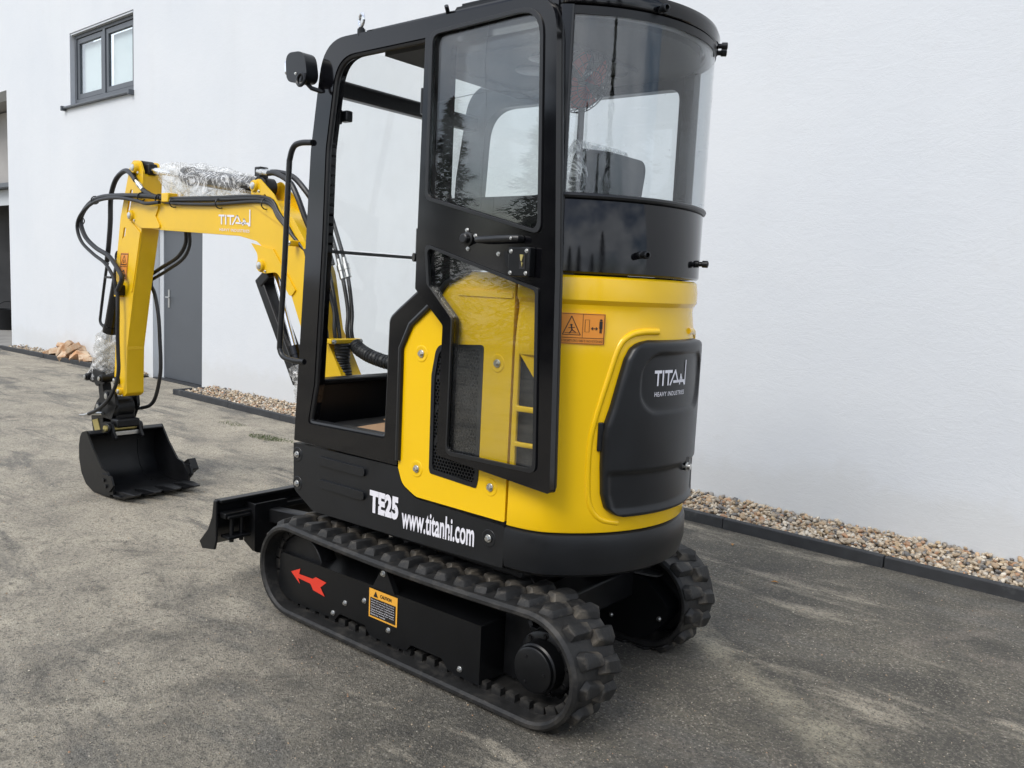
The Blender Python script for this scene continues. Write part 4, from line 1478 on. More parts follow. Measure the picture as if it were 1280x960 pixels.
# curved rear glass, belt and frame
def arcband(z0, z1, off0, off1, a0, a1, n=48, rows=(0, 1)):
    P = []
    for z in np.linspace(z0, z1, 2):
        P.append([surf(a0 + (a1 - a0) * i / n, z, off0) for i in range(n + 1)])
    Q = []
    for z in np.linspace(z0, z1, 2):
        Q.append([surf(a0 + (a1 - a0) * i / n, z, off1) for i in range(n + 1)])
    mb = MB()
    ring = [P[0], P[1], Q[1], Q[0], P[0]]
    mb.grid(ring)
    for k in (0, n):
        mb.add([P[0][k], P[1][k], Q[1][k], Q[0][k]], [(0, 1, 2, 3)])
    return mb
part('rear_glass', arcband(1.806, 2.382, .002, -.003, 55.5, -55.5), 'rear_glass', ang=50)
bp = []
for z, d in ((1.549, -.008), (1.556, .0), (1.79, .0), (1.800, -.006), (1.802, -.03)):
    bp.append([(x, y, z) for x, y in plan(-.535, d)])
bp.append([(x, y, 1.549) for x, y in plan(-.535, -.035)])
bp.append(bp[0])
belt = part('rear_belt', MB().grid(bp), 'black_gloss', recalc=True, ang=40)
part('glass_seal', MB().tube([surf(55 - 110 * i / 40, 1.803, .001) for i in range(41)], .010, 8), 'gasket', belt)
part('rear_header', arcband(2.372, 2.398, .006, -.03, 57, -57), 'black_satin', ang=50)
for s in (1, -1):
    part('rear_pillar', MB().plate(fillet([(-.50, s * .466), (-.545, s * .463, .01), (-.580, s * .440, .01), (-.563, s * .412, .01), (-.50, s * .42)]), 1.55, 2.40, ax='z'), 'black_gloss', bev=.004)
for i, (a, z) in enumerate(((22.4, 2.415), (-27.5, 2.415), (23.7, 1.621), (-14.4, 1.609), (-31, 2.40))):
    d = surf(a, 0, 1) - surf(a, 0, 0)
    bz = part('buffer', MB().lathe(surf(a, z, .0), d, [(0, .013), (.010, .013), (.012, .009), (.022, .009), (.024, .013), (.043, .013), (.045, .008), (.030, .007)], 18), 'black_plastic')
# interior
part('cab_floor', MB().box(-.30, .74, -.41, .41, .80, .845), 'floor_mat', bev=.004)
part('floor_mat', MB().plate(fillet([(.69, -.20, .08), (.69, .38, .08), (.50, .38, .08), (.50, -.20, .08)]), .846, .860, ax='z'), 'rubber', bev=.004)
for i, (x0, y0, x1, y1, r, z) in enumerate(((.20, .02, .52, .40, .10, .862), (.16, -.12, .52, .22, -.22, .872))):
    m = Matrix.Translation(((x0 + x1) / 2, (y0 + y1) / 2, z)) @ Matrix.Rotation(r, 4, 'Z')
    sheet = part('cardboard_sheet', MB().box(-(x1 - x0) / 2, (x1 - x0) / 2, -(y1 - y0) / 2, (y1 - y0) / 2, 0, .006, m), 'cardboard', bev=.002)
part('seat_base', MB().box(-.32, .02, -.26, .26, .845, 1.22), 'floor_mat', bev=.02)
st = part('seat', MB().plate(fillet([(-.30, 1.22, .03), (.12, 1.24, .05), (.12, 1.33, .05), (-.28, 1.32, .05)]), -.23, .23), 'seat_vinyl', bev=.03, seg=4)
m = Matrix.Translation((-.325, -.055, 1.36)) @ Matrix.Rotation(RAD(-9), 4, 'Y')
mb = MB()
bk = fillet([(-.20, 0.0, .04), (.20, 0.0, .04), (.165, .66, .06), (-.165, .66, .06)], 8)
mb.plate(bk, -.06, .055, fn=lambda a, b, d: m @ Vector((d, a, b)))
part('backrest', mb, 'seat_vinyl', st, bev=.022, seg=4)
mb = MB().plate(shrink(bk, .05), -.074, -.0605, fn=lambda a, b, d: m @ Vector((d, a, b)))
part('back_shell', mb, 'black_plastic', st, bev=.006)
mb = MB()
P = []
for i in range(25):
    row = []
    for j in range(40):
        a = 2 * math.pi * j / 40
        z = .10 + .585 * i / 24
        rx, ry = .088, .212
        if i > 19: 
            rx *= 1 - .12 * (i - 19); ry *= 1 - .05 * (i - 19)
        k = 1 + .05 * math.sin(3 * a + i * .7) * rng.uniform(.2, 1) + rng.uniform(-.015, .015)
        ca, sa = math.cos(a), math.sin(a)
        q = (abs(ca) ** 4 + abs(sa) ** 4) ** -.25
        row.append(m @ Vector((.052 + rx * ca * q * k, ry * sa * q * k, z)))
    P.append(row)
part('plastic_cover', mb.grid(P, True), 'film', st, recalc=False, ang=60)
# control consoles and levers
for s in (1, -1):
    part('console', MB().box(-.22, .22, s * .33 - .055, s * .33 + .055, .845, 1.34 if s < 0 else 1.26), 'black_plastic', bev=.02)
    if s < 0:
        lv = part('joystick', MB().tube([(.16, s * .33, 1.33), (.19, s * .33, 1.47)], .012, 10).lathe((.19, s * .33, 1.46), (.1, 0, 1), [(0, .018), (.05, .024), (.09, .022), (.10, .012)], 14), 'black_plastic')
for y in (.10, -.02):
    part('pedal_lever', MB().tube([(.48, y, .85), (.52, y, 1.1), (.50, y, 1.3)], .008, 8).lathe((.50, y, 1.28), (0, 0, 1), [(0, .012), (.03, .018), (.05, .012)], 12), 'black_plastic')
# cab fan hanging from the roof: red blades in a black wire cage
FX, FY, FZ = -.36, .07, 2.265
fan = part('cab_fan', MB().lathe((FX + .06, FY, FZ + .03), (-.9, .1, -.45), [(-.05, .03), (-.045, .038), (.02, .038), (.025, .02)], 20).tube([(FX + .07, FY, FZ + .05), (FX + .08, FY, 2.36)], .014, 8), 'black_plastic')
fd_ = Vector((-.85, .15, -.5)).normalized()
fc = Vector((FX, FY, FZ))
cg = MB()
for rr, dd in ((.122, 0.0), (.115, .022), (.088, .038), (.055, .046), (.122, -.02)):
    cg.torus(fc + fd_ * dd, fd_, rr, .0022, 28, 5)
up_ = Vector((0, 0, 1))
fu = (up_ - fd_ * up_.dot(fd_)).normalized()
fw = fd_.cross(fu)
for i in range(24):
    a = 2 * math.pi * i / 24
    e = fu * math.cos(a) + fw * math.sin(a)
    cg.tube([fc + fd_ * .05 + e * .02, fc + fd_ * .046 + e * .055, fc + fd_ * .038 + e * .088, fc + fd_ * .022 + e * .115, fc + e * .122, fc - fd_ * .03 + e * .115], .0016, 4)
part('cage', cg, 'black_plastic', fan)
for i in range(4):
    a = 2 * math.pi * i / 4 + .5
    bmx = MB()
    pts = []
    for k in range(6):
        t = a + .22 * (k - 2.5)
        e = fu * math.cos(t) + fw * math.sin(t)
        pts.append((fc + e * .02 + fd_ * (.004 * (k - 2.5)), fc + e * .110 + fd_ * (.006 * (k - 2.5))))
    bmx.grid([[p[0] for p in pts], [p[1] for p in pts]])
    part('fan_blade', bmx, 'red_plastic', fan, recalc=False, solid=.002)
# ------------------------------------------------------------------ open door folded back along the side
DY0, DY1 = .486, .522
dout = fillet([(.012, 2.405, .012), (-.565, 2.425, .13), (-.617, 1.54), (-.640, .822, .012), (-.118, .868, .02), (-.125, 1.345, .02), (.000, 1.452, .02), (.022, 1.47, .01)], 8)
upg = fillet([(-.020, 2.372, .035), (-.517, 2.388, .10), (-.551, 1.668, .03), (-.022, 1.794, .035)], 8)
lowg = fillet([(-.028, 1.632, .02), (-.553, 1.492, .02), (-.580, .884, .03), (-.170, .882, .03), (-.173, 1.372, .03), (-.046, 1.488, .02)], 8)
door = part('cab_door', MB().plate(dout, DY0, DY1, holes=[upg, lowg]), 'black_gloss', bev=.006, seg=3)
for poly, nm in ((upg, 'upper'), (lowg, 'lower')):
    part('door_glass', MB().plate(shrink(poly, .004), DY1 - .016, DY1 - .011), 'door_glass', door)
    inner = shrink(poly, .026)
    part('glass_gasket', MB().plate(shrink(poly, -.003), DY1 - .004, DY1 + .007, holes=[shrink(poly, .011)]), 'gasket', door, bev=.003, seg=2)
part('edge_seal', MB().tube(loop3(shrink(dout, .010), DY0 - .004), .009, 8, closed=True), 'gasket', door)
part('edge_lip', MB().plate(shrink(dout, -.001), DY0 + .002, DY0 + .008, holes=[shrink(dout, .012)]), 'black_satin', door)
part('hinge', MB().lathe((.030, .50, 2.10), (0, 0, 1), [(0, .013), (.09, .013)], 16), 'black_satin', door)
part('hinge', MB().lathe((.030, .50, 1.60), (0, 0, 1), [(0, .013), (.09, .013)], 16), 'black_satin', door)
# inner latch, grip and knob
lb = part('door_latch', MB().box(-.535, -.445, DY1, DY1 + .035, 1.528, 1.625), 'black_satin', door, bev=.005)
part('latch_jaw', MB().plate(fillet([(-.497, 1.553), (-.520, 1.553), (-.520, 1.60), (-.497, 1.60)]), DY1 + .030, DY1 + .037), 'floor_mat', door)
part('latch_hook', MB().plate(fillet([(-.507, 1.575), (-.515, 1.60, .004), (-.500, 1.60), (-.503, 1.582), (-.512, 1.572), (-.510, 1.560)]), DY1 + .037, DY1 + .041), 'brass', door)
part('latch_lever', MB().plate(fillet([(-.43, 1.562, .01), (-.445, 1.555, .005), (-.445, 1.605), (-.435, 1.60, .01), (-.428, 1.615, .008), (-.414, 1.605, .008), (-.418, 1.59, .01)]), DY1 + .012, DY1 + .022), 'black_satin', door, bev=.003)
for x, z in ((-.458, 1.540), (-.458, 1.610), (-.523, 1.540), (-.523, 1.612)):
    bolt(door, (x, DY1 + .035, z), s=.55)
part('pull_handle', MB().tube([(-.305, DY1 + .004, 1.648), (-.305, DY1 + .03, 1.648), (-.32, DY1 + .034, 1.648), (-.46, DY1 + .034, 1.652), (-.475, DY1 + .03, 1.652), (-.475, DY1 + .004, 1.652)], .012, 12), 'gasket', door)
bolt(door, (-.463, DY1 + .046, 1.652), s=.4)
part('door_knob', MB().lathe((-.235, DY1, 1.652), (0, 1, 0), [(0, .024), (.008, .024), (.010, .017), (.028, .017), (.031, .013)], 22), 'gasket', door)
for x, z in ((-.228, 1.682), (-.268, 1.662), (-.235, 1.618), (-.375, 1.602)):
    bolt(door, (x, DY1 + .001, z), s=.62)
part('door_stop', MB().lathe((.03, .47, 1.585), (.4, .9, 0), [(0, .012), (.03, .012), (.032, .016), (.045, .016)], 14), 'gasket', door)
# faint demister wires in the upper pane
mb = MB()
for pts in ([(-.27, 2.375), (-.262, 2.25), (-.275, 2.1), (-.272, 1.95), (-.268, 1.75)], [(-.04, 2.135), (-.20, 2.145), (-.30, 2.148), (-.42, 2.13), (-.535, 2.075)]):
    mb.tube([(x, DY1 - .019, z) for x, z in pts], .0011, 5)
part('wire', mb, 'gasket', door)

# ------------------------------------------------------------------ things fixed to the cab
hr = part('handrail', MB().tube(smooth_path([(.71, .475, 2.050), (.775, .482, 2.052), (.822, .484, 2.040), (.848, .484, 1.995), (.856, .484, 1.93), (.876, .484, 1.55), (.900, .484, 1.22), (.897, .484, 1.165), (.868, .484, 1.138), (.80, .480, 1.128), (.745, .470, 1.128)], 5), .0125, 12), 'gasket')
wl = part('work_light', MB().plate(fillet([(.662, 2.275, .04), (.805, 2.290, .045), (.815, 2.408, .04), (.690, 2.402, .06)], 7), .480, .540), 'black_plastic', bev=.016, seg=4)
part('lens', MB().plate(fillet([(.490, 2.325, .015), (.532, 2.325, .015), (.532, 2.385, .015), (.490, 2.385, .015)]), .815, .830, ax='x'), 'chrome', wl)
part('bracket_ring', MB().torus((.690, .552, 2.285), (0, 1, .1), .024, .0065, 22, 8), 'black_satin', wl)
part('bracket', MB().tube([(.72, .51, 2.29), (.69, .50, 2.262), (.66, .46, 2.25)], .009, 8), 'black_satin', wl)
bolt(wl, (.735, .546, 2.315), s=.45)
eb = part('lifting_eye', MB().lathe((.44, .455, 2.440), (0, 0, 1), [(0, .016), (.028, .016), (.029, .011), (.034, .011)], 16), 'black_satin')
part('eye_ring', MB().torus((.44, .455, 2.503), (.35, 1, 0), .0235, .0060, 24, 8), 'chrome', eb)
part('roof_peg', MB().tube([(-.02, .44, 2.45), (-.035, .47, 2.475)], .008, 8), 'gasket')
part('boot_post', MB().box(.62, .66, .39, .41, 2.13, 2.19), 'black_plastic', bev=.006)

# rain drops standing on the rear glass
def droplets(n, a0, a1, z0, z1, off, parent, smax):
    A = rng.uniform(min(a0, a1), max(a0, a1), n)
    Z = rng.uniform(z0, z1, n)
    S = .0009 + (smax - .0009) * rng.beta(1.1, 4.0, n)
    P = np.array([surf(a, z, off)[:] for a, z in zip(A, Z)])
    o = obj('rain_drops', scatter_mesh('rain_drops', P, S, 1, None, 1.0), 'water_drop', parent)
    o['kind'] = 'stuff'
droplets(260, 54, -54, 1.82, 2.37, .0025, belt, .0026)

# ------------------------------------------------------------------ boom, arm, bucket
BC, BW = -.045, .065          # boom plane and half width
bo = fillet([(3.19, 1.81, .06), (3.13, 1.895, .05), (2.80, 1.915), (1.69, 1.895, .05), (1.46, 1.79, .08), (1.365, 1.685, .1), (1.265, 1.52, .15), (1.195, 1.235), (1.035, 1.0), (.90, .78, .05), (.98, .70, .06), (1.10, .74, .05), (1.245, .99), (1.375, 1.23), (1.50, 1.46, .08), (1.62, 1.585, .10), (1.78, 1.672, .10), (1.95, 1.70), (2.78, 1.735), (3.05, 1.752, .08)], 7)
boom = part('boom', MB().plate(bo, BC - BW, BC + BW), 'yellow_boom', bev=.006, seg=2)
for y in (BC + BW, BC - BW - .008):
    part('nose_plate', MB().plate(fillet([(3.20, 1.815, .055), (3.10, 1.90, .05), (2.80, 1.895, .02), (2.85, 1.82), (2.78, 1.745, .02), (3.02, 1.748, .06)], 7), y, y + .008), 'yellow_boom', boom, bev=.003)
    # cylinder lug under the bend
    part('cylinder_lug', MB().plate(fillet([(1.82, 1.66), (1.755, 1.60, .05), (1.765, 1.51, .035), (1.69, 1.50, .035), (1.58, 1.51, .06), (1.46, 1.38, .05), (1.42, 1.42), (1.62, 1.63)], 7), y, y + .008), 'yellow_boom', boom, bev=.003)
    # arm cylinder ear on top of the bend
    part('cylinder_ear', MB().plate(fillet([(1.825, 1.87), (1.822, 1.985, .035), (1.752, 2.005, .04), (1.62, 1.915, .05), (1.46, 1.72, .03), (1.52, 1.74)], 7), y, y + .008, holes=[[(1.70 + .014 * math.cos(t * .785), 1.905 + .014 * math.sin(t * .785)) for t in range(8)]]), 'yellow_boom', boom, bev=.003)
def pin(parent, x, z, r=.028, y0=BC - BW - .03, y1=BC + BW + .022, mat='yellow_boom'):
    part('pin_boss', MB().lathe((x, y0, z), (0, 1, 0), [(0, r * .9), (.01, r), (y1 - y0 - .008, r), (y1 - y0, r * .85)], 22), mat, parent)
    part('pin', MB().lathe((x, y1, z), (0, 1, 0), [(-.01, r * .62), (.004, r * .62), (.006, r * .5)], 18), 'zinc', parent)
    bolt(parent, (x - r * 1.25, y1 - .012, z - r * .9), s=.6)
pin(boom, 1.790, 1.965, .032)
pin(boom, 1.722, 1.540, .032)
pin(boom, 3.155, 1.828, .034)
side_b = lambda u, w: (u, BC + BW + .0025, w)
pr = Print()
maker_logo(pr, 0, 1, 0, 1)
pr.build('lettering', 'white_print', boom, lambda u, w: (2.150 - u * .315, BC + BW + .0025, 1.728 + w * .124 - u * .012))
# boom foot and swing post
part('swing_post', MB().plate(fillet([(.74, .50), (.78, .93, .05), (1.00, .93, .05), (1.05, .72, .05), (.95, .48)]), -.15, .06), 'black_steel', bev=.01)
pin(boom, .98, .76, .04)

# hydraulic cylinders
def cylinder(name, a, b, split, r, rod, label=None):
    a, b = Vector(a), Vector(b)
    d = (b - a).normalized()
    l = (b - a).length
    s = a + d * l * split
    c = part(name, MB().lathe(a, d, [(0, r * .7), (.015, r), (l * split - .05, r), (l * split - .049, r * 1.14), (l * split, r * 1.14), (l * split + .004, r * .9)], 26), 'black_gloss')
    part('piston_rod', MB().cyl(s, b, rod, n=20), 'chrome', c)
    for p in (a, b):
        part('eye', MB().lathe(p + Vector((0, -.035, 0)), (0, 1, 0), [(0, r * 1.02), (.07, r * 1.02)], 22), 'black_steel', c)
    if label: c['label'] = label
    return c
ac = cylinder('arm_cylinder', (1.79, BC, 1.965), (3.10, BC, 2.125), .62, .050, .020, 'arm cylinder wrapped in clear film')
part('rod_clevis', MB().box(-.05, .03, -.03, .03, -.035, .035, Matrix.Translation((3.06, BC, 2.12))), 'black_steel', ac, bev=.01)
part('port_block', MB().box(1.80, 1.855, BC - .02, BC + .035, 2.00, 2.075), 'black_steel', ac, bev=.006)
# wrinkled clear film round the arm cylinder
def film_tube(name, pts, r_of, parent, n=30, m=46, seed=1, sag=0.0):
    rn = np.random.default_rng(seed)
    path = smooth_path(pts, 10)
    P = []
    ph = rn.uniform(0, 6.28, 8)
    for i, p in enumerate(path):
        t = i / (len(path) - 1)
        a = path[max(0, i - 1)]
        b = path[min(len(path) - 1, i + 1)]
        d = (b - a).normalized()
        u = Vector((0, 1, 0))
        w = d.cross(u).normalized()
        row = []
        for j in range(m):
            th = 2 * math.pi * j / m
            k = 1 + .10 * math.sin(3 * th + ph[0] + 9 * t) + .08 * math.sin(7 * th + ph[1] - 21 * t) + .05 * math.sin(11 * th + ph[2] + 26 * t) + rn.uniform(-.012, .012)
            rr = r_of(t) * k
            q = p + u * math.cos(th) * rr + w * math.sin(th) * rr
            dn = max(0, -(w * math.sin(th)).z)
            q.z -= sag * dn * math.sin(math.pi * min(1, t * 1.05)) * (1 + .4 * math.sin(17 * t + ph[3]))
            row.append(q)
        P.append(row)
    return part(name, MB().grid(P, True), 'film', parent, recalc=False, ang=50)
film_tube('film_wrap', [(2.86, BC, 2.090), (2.62, BC, 2.065), (2.35, BC, 2.035), (2.05, BC, 2.0), (1.83, BC, 1.972)], lambda t: .064 + .010 * math.sin(5 * t), ac, seed=2, sag=.085)
film_tube('film_wrap', [(2.85, BC, 2.088), (2.70, BC, 2.070), (2.55, BC, 2.045)], lambda t: .060 - .012 * t, ac, seed=6, sag=.11)
bc_ = cylinder('boom_cylinder', (1.36, BC, .78), (1.722, BC, 1.54), .44, .036, .017, 'black boom cylinder below the boom')
part('rod_guard', MB().tube([(1.80, BC, 1.475), (1.44, BC, .93)], 1, sect=[(-.030, -.045), (.030, -.045), (.030, .045), (-.030, .045)]), 'black_steel', bc_, bev=.006)
part('guard_cap', MB().box(-.05, .05, -.05, .05, -.03, .03, Matrix.Translation((1.742, BC, 1.475)) @ Matrix.Rotation(RAD(35), 4, 'Y')), 'black_steel', bc_, bev=.008)
film_tube('film_wrap', [(1.45, BC, 1.02), (1.41, BC, .92), (1.37, BC, .82)], lambda t: .062, bc_, seed=9, sag=0)

# arm
AW = .058
full = fillet([(3.205, 2.13, .04), (3.16, 2.178, .05), (3.07, 2.172, .045), (3.03, 2.10, .03), (3.055, 1.72), (3.165, 1.32), (3.25, .97), (3.262, .66, .02), (3.30, .635, .03), (3.415, .64, .04), (3.432, .76), (3.392, 1.18), (3.396, 1.50, .1), (3.33, 1.82)], 7)
ao = fillet([(3.15, 2.10, .02), (3.03, 2.09, .02), (3.055, 1.72), (3.165, 1.32), (3.25, .97), (3.262, .66, .02), (3.30, .635, .03), (3.415, .64, .04), (3.432, .76), (3.392, 1.18), (3.380, 1.52, .05), (3.25, 1.63, .03), (3.17, 1.86, .03), (3.12, 2.0)], 7)
slot1 = fillet([(3.160, 1.995, .014), (3.198, 1.995, .014), (3.250, 1.845, .014), (3.212, 1.845, .014)], 4)
slot2 = fillet([(3.255, 1.755, .013), (3.288, 1.755, .013), (3.320, 1.65, .013), (3.287, 1.65, .013)], 4)
arm = part('arm', MB().plate(ao, BC - AW, BC + AW - .0125), 'yellow_boom', bev=.005)
part('side_flange', MB().plate(full, BC + AW - .012, BC + AW, holes=[slot1, slot2]), 'yellow_boom', arm, bev=.003)
part('head_plate', MB().plate(fillet([(3.205, 2.13, .04), (3.16, 2.178, .05), (3.07, 2.172, .045), (3.03, 2.09), (3.06, 1.80), (3.14, 1.80)], 7), BC - AW - .012, BC - AW - .0005), 'yellow_boom', arm, bev=.003)
part('weld_plate', MB().plate(fillet([(3.06, 1.72), (3.17, 1.34), (3.20, 1.34), (3.32, 1.58), (3.30, 1.68), (3.24, 1.71), (3.19, 1.80, .02)]), BC + AW, BC + AW + .005), 'yellow_boom', arm, bev=.002)
part('joint_strip', MB().box(3.248, 3.252, BC - AW + .006, BC + AW - .006, .955, .975), 'yellow_boom', arm)
pin(arm, 3.115, 2.128, .036, BC - AW - .025, BC + AW + .025)
pin(arm, 3.375, .735, .026, BC - AW - .03, BC + AW + .03, 'black_steel')
pin(arm, 3.34, .665, .026, BC - AW - .03, BC + AW + .02)
part('pipe_bracket', MB().box(3.30, 3.37, BC + AW, BC + AW + .03, 1.30, 1.40), 'yellow_boom', arm, bev=.004)
YA = BC + AW + .003
Print().rect(0, 1, 0, 1).build('warning_label', 'orange_print', arm, lambda u, w: (3.315 - u * .105 + (1 - w) * .03, YA + .004, 1.415 + w * .175))
pr = Print()
pr.frame(.04, .96, .03, .97, .03).rect(.04, .96, .48, .50)
for a, b in (((.15, .56), (.5, .90)), ((.5, .90), (.85, .56)), ((.85, .56), (.15, .56))):
    pr.line(a, b, .035)
pr.disc(.5, .70, .05).line((.4, .62), (.6, .66), .03).line((.2, .25), (.6, .35), .05).line((.6, .35), (.7, .12), .06).poly([(.5, .1), (.85, .1), (.8, .22)])
pr.build('label_print', 'black_print', arm, lambda u, w: (3.315 - u * .105 + (1 - w) * .03, YA + .0052, 1.415 + w * .175))
# bucket cylinder in front of the arm
bk_ = cylinder('bucket_cylinder', (3.42, BC, 1.56), (3.74, BC, .70), .60, .044, .02, 'bucket cylinder with clear film over its rod')
part('oil_pipe', MB().tube(smooth_path([(3.575, BC + .03, 1.52), (3.60, BC + .03, 1.46), (3.68, BC + .03, 1.18), (3.69, BC + .03, 1.11), (3.64, BC + .03, 1.08)], 5), .010, 8), 'gasket', bk_)
part('pipe_clip', MB().box(3.52, 3.61, BC + .0, BC + .04, 1.415, 1.43), 'gasket', bk_)
film_tube('film_wrap', [(3.60, BC, 1.02), (3.67, BC, .88), (3.74, BC, .72)], lambda t: .082 + .012 * math.sin(8 * t), bk_, seed=12)
film_tube('film_wrap', [(3.61, BC, 1.0), (3.66, BC, .88), (3.70, BC, .78)], lambda t: .060, bk_, seed=15)
# linkage to the coupler
for y in (BC + .068, BC - .086):
    part('guide_link', MB().plate(fillet([(3.76, .755, .035), (3.70, .785, .04), (3.55, .775, .04), (3.49, .72, .035), (3.55, .69), (3.70, .69, .03), (3.76, .70, .03)], 6), y, y + .018), 'black_steel', bev=.003)
for x, z in ((3.735, .725), (3.52, .735)):
    part('link_pin', MB().lathe((x, BC - .11, z), (0, 1, 0), [(0, .026), (.22, .026), (.224, .02)], 20).lathe((x, BC + .11, z), (0, 1, 0), [(0, .018), (.012, .018)], 16), 'black_steel')
    part('pin', MB().lathe((x, BC + .12, z), (0, 1, 0), [(0, .015), (.006, .015), (.007, .01)], 16), 'zinc')
part('bucket_link', MB().plate(fillet([(3.745, .72, .02), (3.68, .72, .02), (3.62, .50, .02), (3.70, .50, .02)], 5), BC - .03, BC + .03), 'black_steel', bev=.004)
# tilting quick coupler
cp = part('quick_coupler', MB().plate(fillet([(3.53, .655, .04), (3.40, .66, .04), (3.38, .56, .03), (3.46, .44), (3.60, .335, .02), (3.72, .34, .02), (3.745, .44), (3.66, .56, .03)], 5), BC + .055, BC + .075), 'black_steel', bev=.003)
part('coupler_plate', MB().plate(fillet([(3.53, .655, .04), (3.40, .66, .04), (3.38, .56, .03), (3.46, .44), (3.60, .335, .02), (3.72, .34, .02), (3.745, .44), (3.66, .56, .03)], 5), BC - .095, BC - .075), 'black_steel', cp, bev=.003)
for x, z in ((3.50, .615), (3.625, .525)):
    part('coupler_pin', MB().lathe((x, BC + .072, z), (0, 1, 0), [(0, .030), (.012, .030), (.014, .026)], 20), 'black_steel', cp)
    part('pin', MB().lathe((x, BC + .084, z), (0, 1, 0), [(0, .020), (.005, .020), (.006, .010)], 16), 'zinc', cp)
part('rotor_housing', MB().lathe((3.45, BC - .075, .545), (0, 1, 0), [(0, .05), (.02, .072), (.13, .072), (.15, .05)], 28), 'black_steel', cp, bev=.003)
part('coupler_body', MB().box(3.40, 3.62, BC - .07, BC + .055, .46, .60), 'black_steel', cp, bev=.012)
part('coupler_foot', MB().box(3.36, 3.58, BC - .085, BC + .075, .41, .47), 'black_steel', cp, bev=.012)
part('locking_wedge', MB().plate(fillet([(3.72, .42), (3.64, .44), (3.60, .36), (3.68, .345)]), BC + .076, BC + .08), 'brass', cp)
part('fitting', MB().cyl((3.66, BC + .10, .475), (3.54, BC + .09, .49), .012, n=12), 'zinc', cp)
for s in (1, -1):
    part('hinge_boss', MB().lathe((3.42, BC + s * .10 - .02, .405), (0, 1, 0), [(0, .035), (.04, .035)], 22), 'black_steel', cp, bev=.004)
part('hinge_pin', MB().lathe((3.42, BC - .10, .405), (0, 1, 0), [(0, .022), (.195, .022), (.235, .022)], 18), 'brass', cp)
part('hinge_rail', MB().box(3.38, 3.41, BC - .09, BC + .09, .355, .385), 'zinc', cp, bev=.004)

# bucket: rolled shell, side plates, cutters, teeth
BY0, BY1 = -.315, .195
prof = [(3.395, .385), (3.43, .400), (3.48, .388), (3.515, .355), (3.535, .29), (3.535, .20), (3.505, .11), (3.44, .045), (3.34, .012), (3.20, .012), (3.06, .028)]
def offs(pr_, d):
    out = []
    for i, p in enumerate(pr_):
        a = Vector(pr_[max(0, i - 1)])
        b = Vector(pr_[min(len(pr_) - 1, i + 1)])
        t = (b - a).normalized()
        n = Vector((-t.y, t.x))
        out.append((p[0] - n.x * d * -1, p[1] - n.y * d * -1))
    return out
pin_ = offs(prof, -.012)
ring = prof + pin_[::-1]
bu = part('bucket', MB().plate(ring, BY0, BY1), 'black_steel', bev=.002, ang=50)
sp = fillet([(3.43, .402, .02), (3.49, .385, .02), (3.52, .35, .02), (3.538, .29, .03), (3.538, .20, .05), (3.505, .105, .05), (3.44, .040, .05), (3.34, .008, .04), (3.20, .008), (3.055, .025), (3.06, .10, .02), (3.14, .175, .03), (3.21, .185, .03), (3.33, .29, .05)], 4)
for y in (BY0 - .012, BY1):
    part('side_plate', MB().plate(sp, y, y + .012), 'black_steel', bu, bev=.003)
for y, s in ((BY0 - .024, -1), (BY1 + .012, 1)):
    part('side_cutter', MB().plate(fillet([(3.20, .155, .01), (3.06, .16, .01), (3.03, .10, .01), (3.09, .05), (3.20, .06)]), y, y + .012), 'black_steel', bu, bev=.003)
    for x, z in ((3.15, .12), (3.12, .085)):
        part('cutter_bolt', MB().lathe((x, y if s > 0 else y + .012, z), (0, s, 0), [(.0, .014), (.02, .014), (.021, .010)], 6), 'black_steel', bu)
part('wing', MB().plate(fillet([(3.22, .13), (3.10, .20, .01), (3.05, .13, .01), (3.14, .07)]), BY0 - .075, BY0 - .024), 'black_steel', bu, bev=.004)
part('cutting_edge', MB().plate([(3.10, .018), (3.10, .034), (2.985, .044), (2.97, .036)], BY0 - .012, BY1 + .012), 'black_steel', bu, bev=.002)
for i in range(4):
    yc = BY0 + .05 + i * (BY1 - BY0 - .10) / 3
    vs = [(3.09, yc - .042, .050), (3.09, yc + .042, .050), (3.09, yc + .042, .005), (3.09, yc - .042, .005), (2.98, yc - .038, .068), (2.98, yc + .038, .068), (2.98, yc + .038, .018), (2.98, yc - .038, .018), (2.855, yc - .022, .068), (2.855, yc + .022, .068), (2.855, yc + .022, .060), (2.855, yc - .022, .060)]
    fs = [(0, 1, 5, 4), (1, 2, 6, 5), (2, 3, 7, 6), (3, 0, 4, 7), (4, 5, 9, 8), (5, 6, 10, 9), (6, 7, 11, 10), (7, 4, 8, 11), (8, 9, 10, 11), (3, 2, 1, 0)]
    part('tooth', MB().add(vs, fs), 'black_steel', bu, bev=.004)
part('shell_rib', MB().plate(offs(prof[4:9], .0)[:] + offs(prof[4:9], -.018)[::-1], -.20, -.19), 'black_steel', bu)
for s in (BC + .085, BC - .10):
    part('ear', MB().plate(fillet([(3.56, .36), (3.50, .44, .03), (3.39, .45, .03), (3.37, .395, .03), (3.33, .345, .01), (3.36, .335, .01), (3.44, .385), (3.52, .34)], 5), s, s + .016), 'black_steel', bu, bev=.003)

# ------------------------------------------------------------------ hoses
def hose(pts, r=.012, mat='hose', n=6, k=10):
    return part('hose', MB().tube(smooth_path(pts, n), r, k), mat)
def fitting(a, b, r=.014):
    part('hose_fitting', MB().tube([a, Vector(a).lerp(Vector(b), .3), Vector(a).lerp(Vector(b), .32), Vector(a).lerp(Vector(b), .6), Vector(a).lerp(Vector(b), .62), b], [r * .8, r * .8, r * 1.15, r * 1.15, r, r], 10), 'zinc')
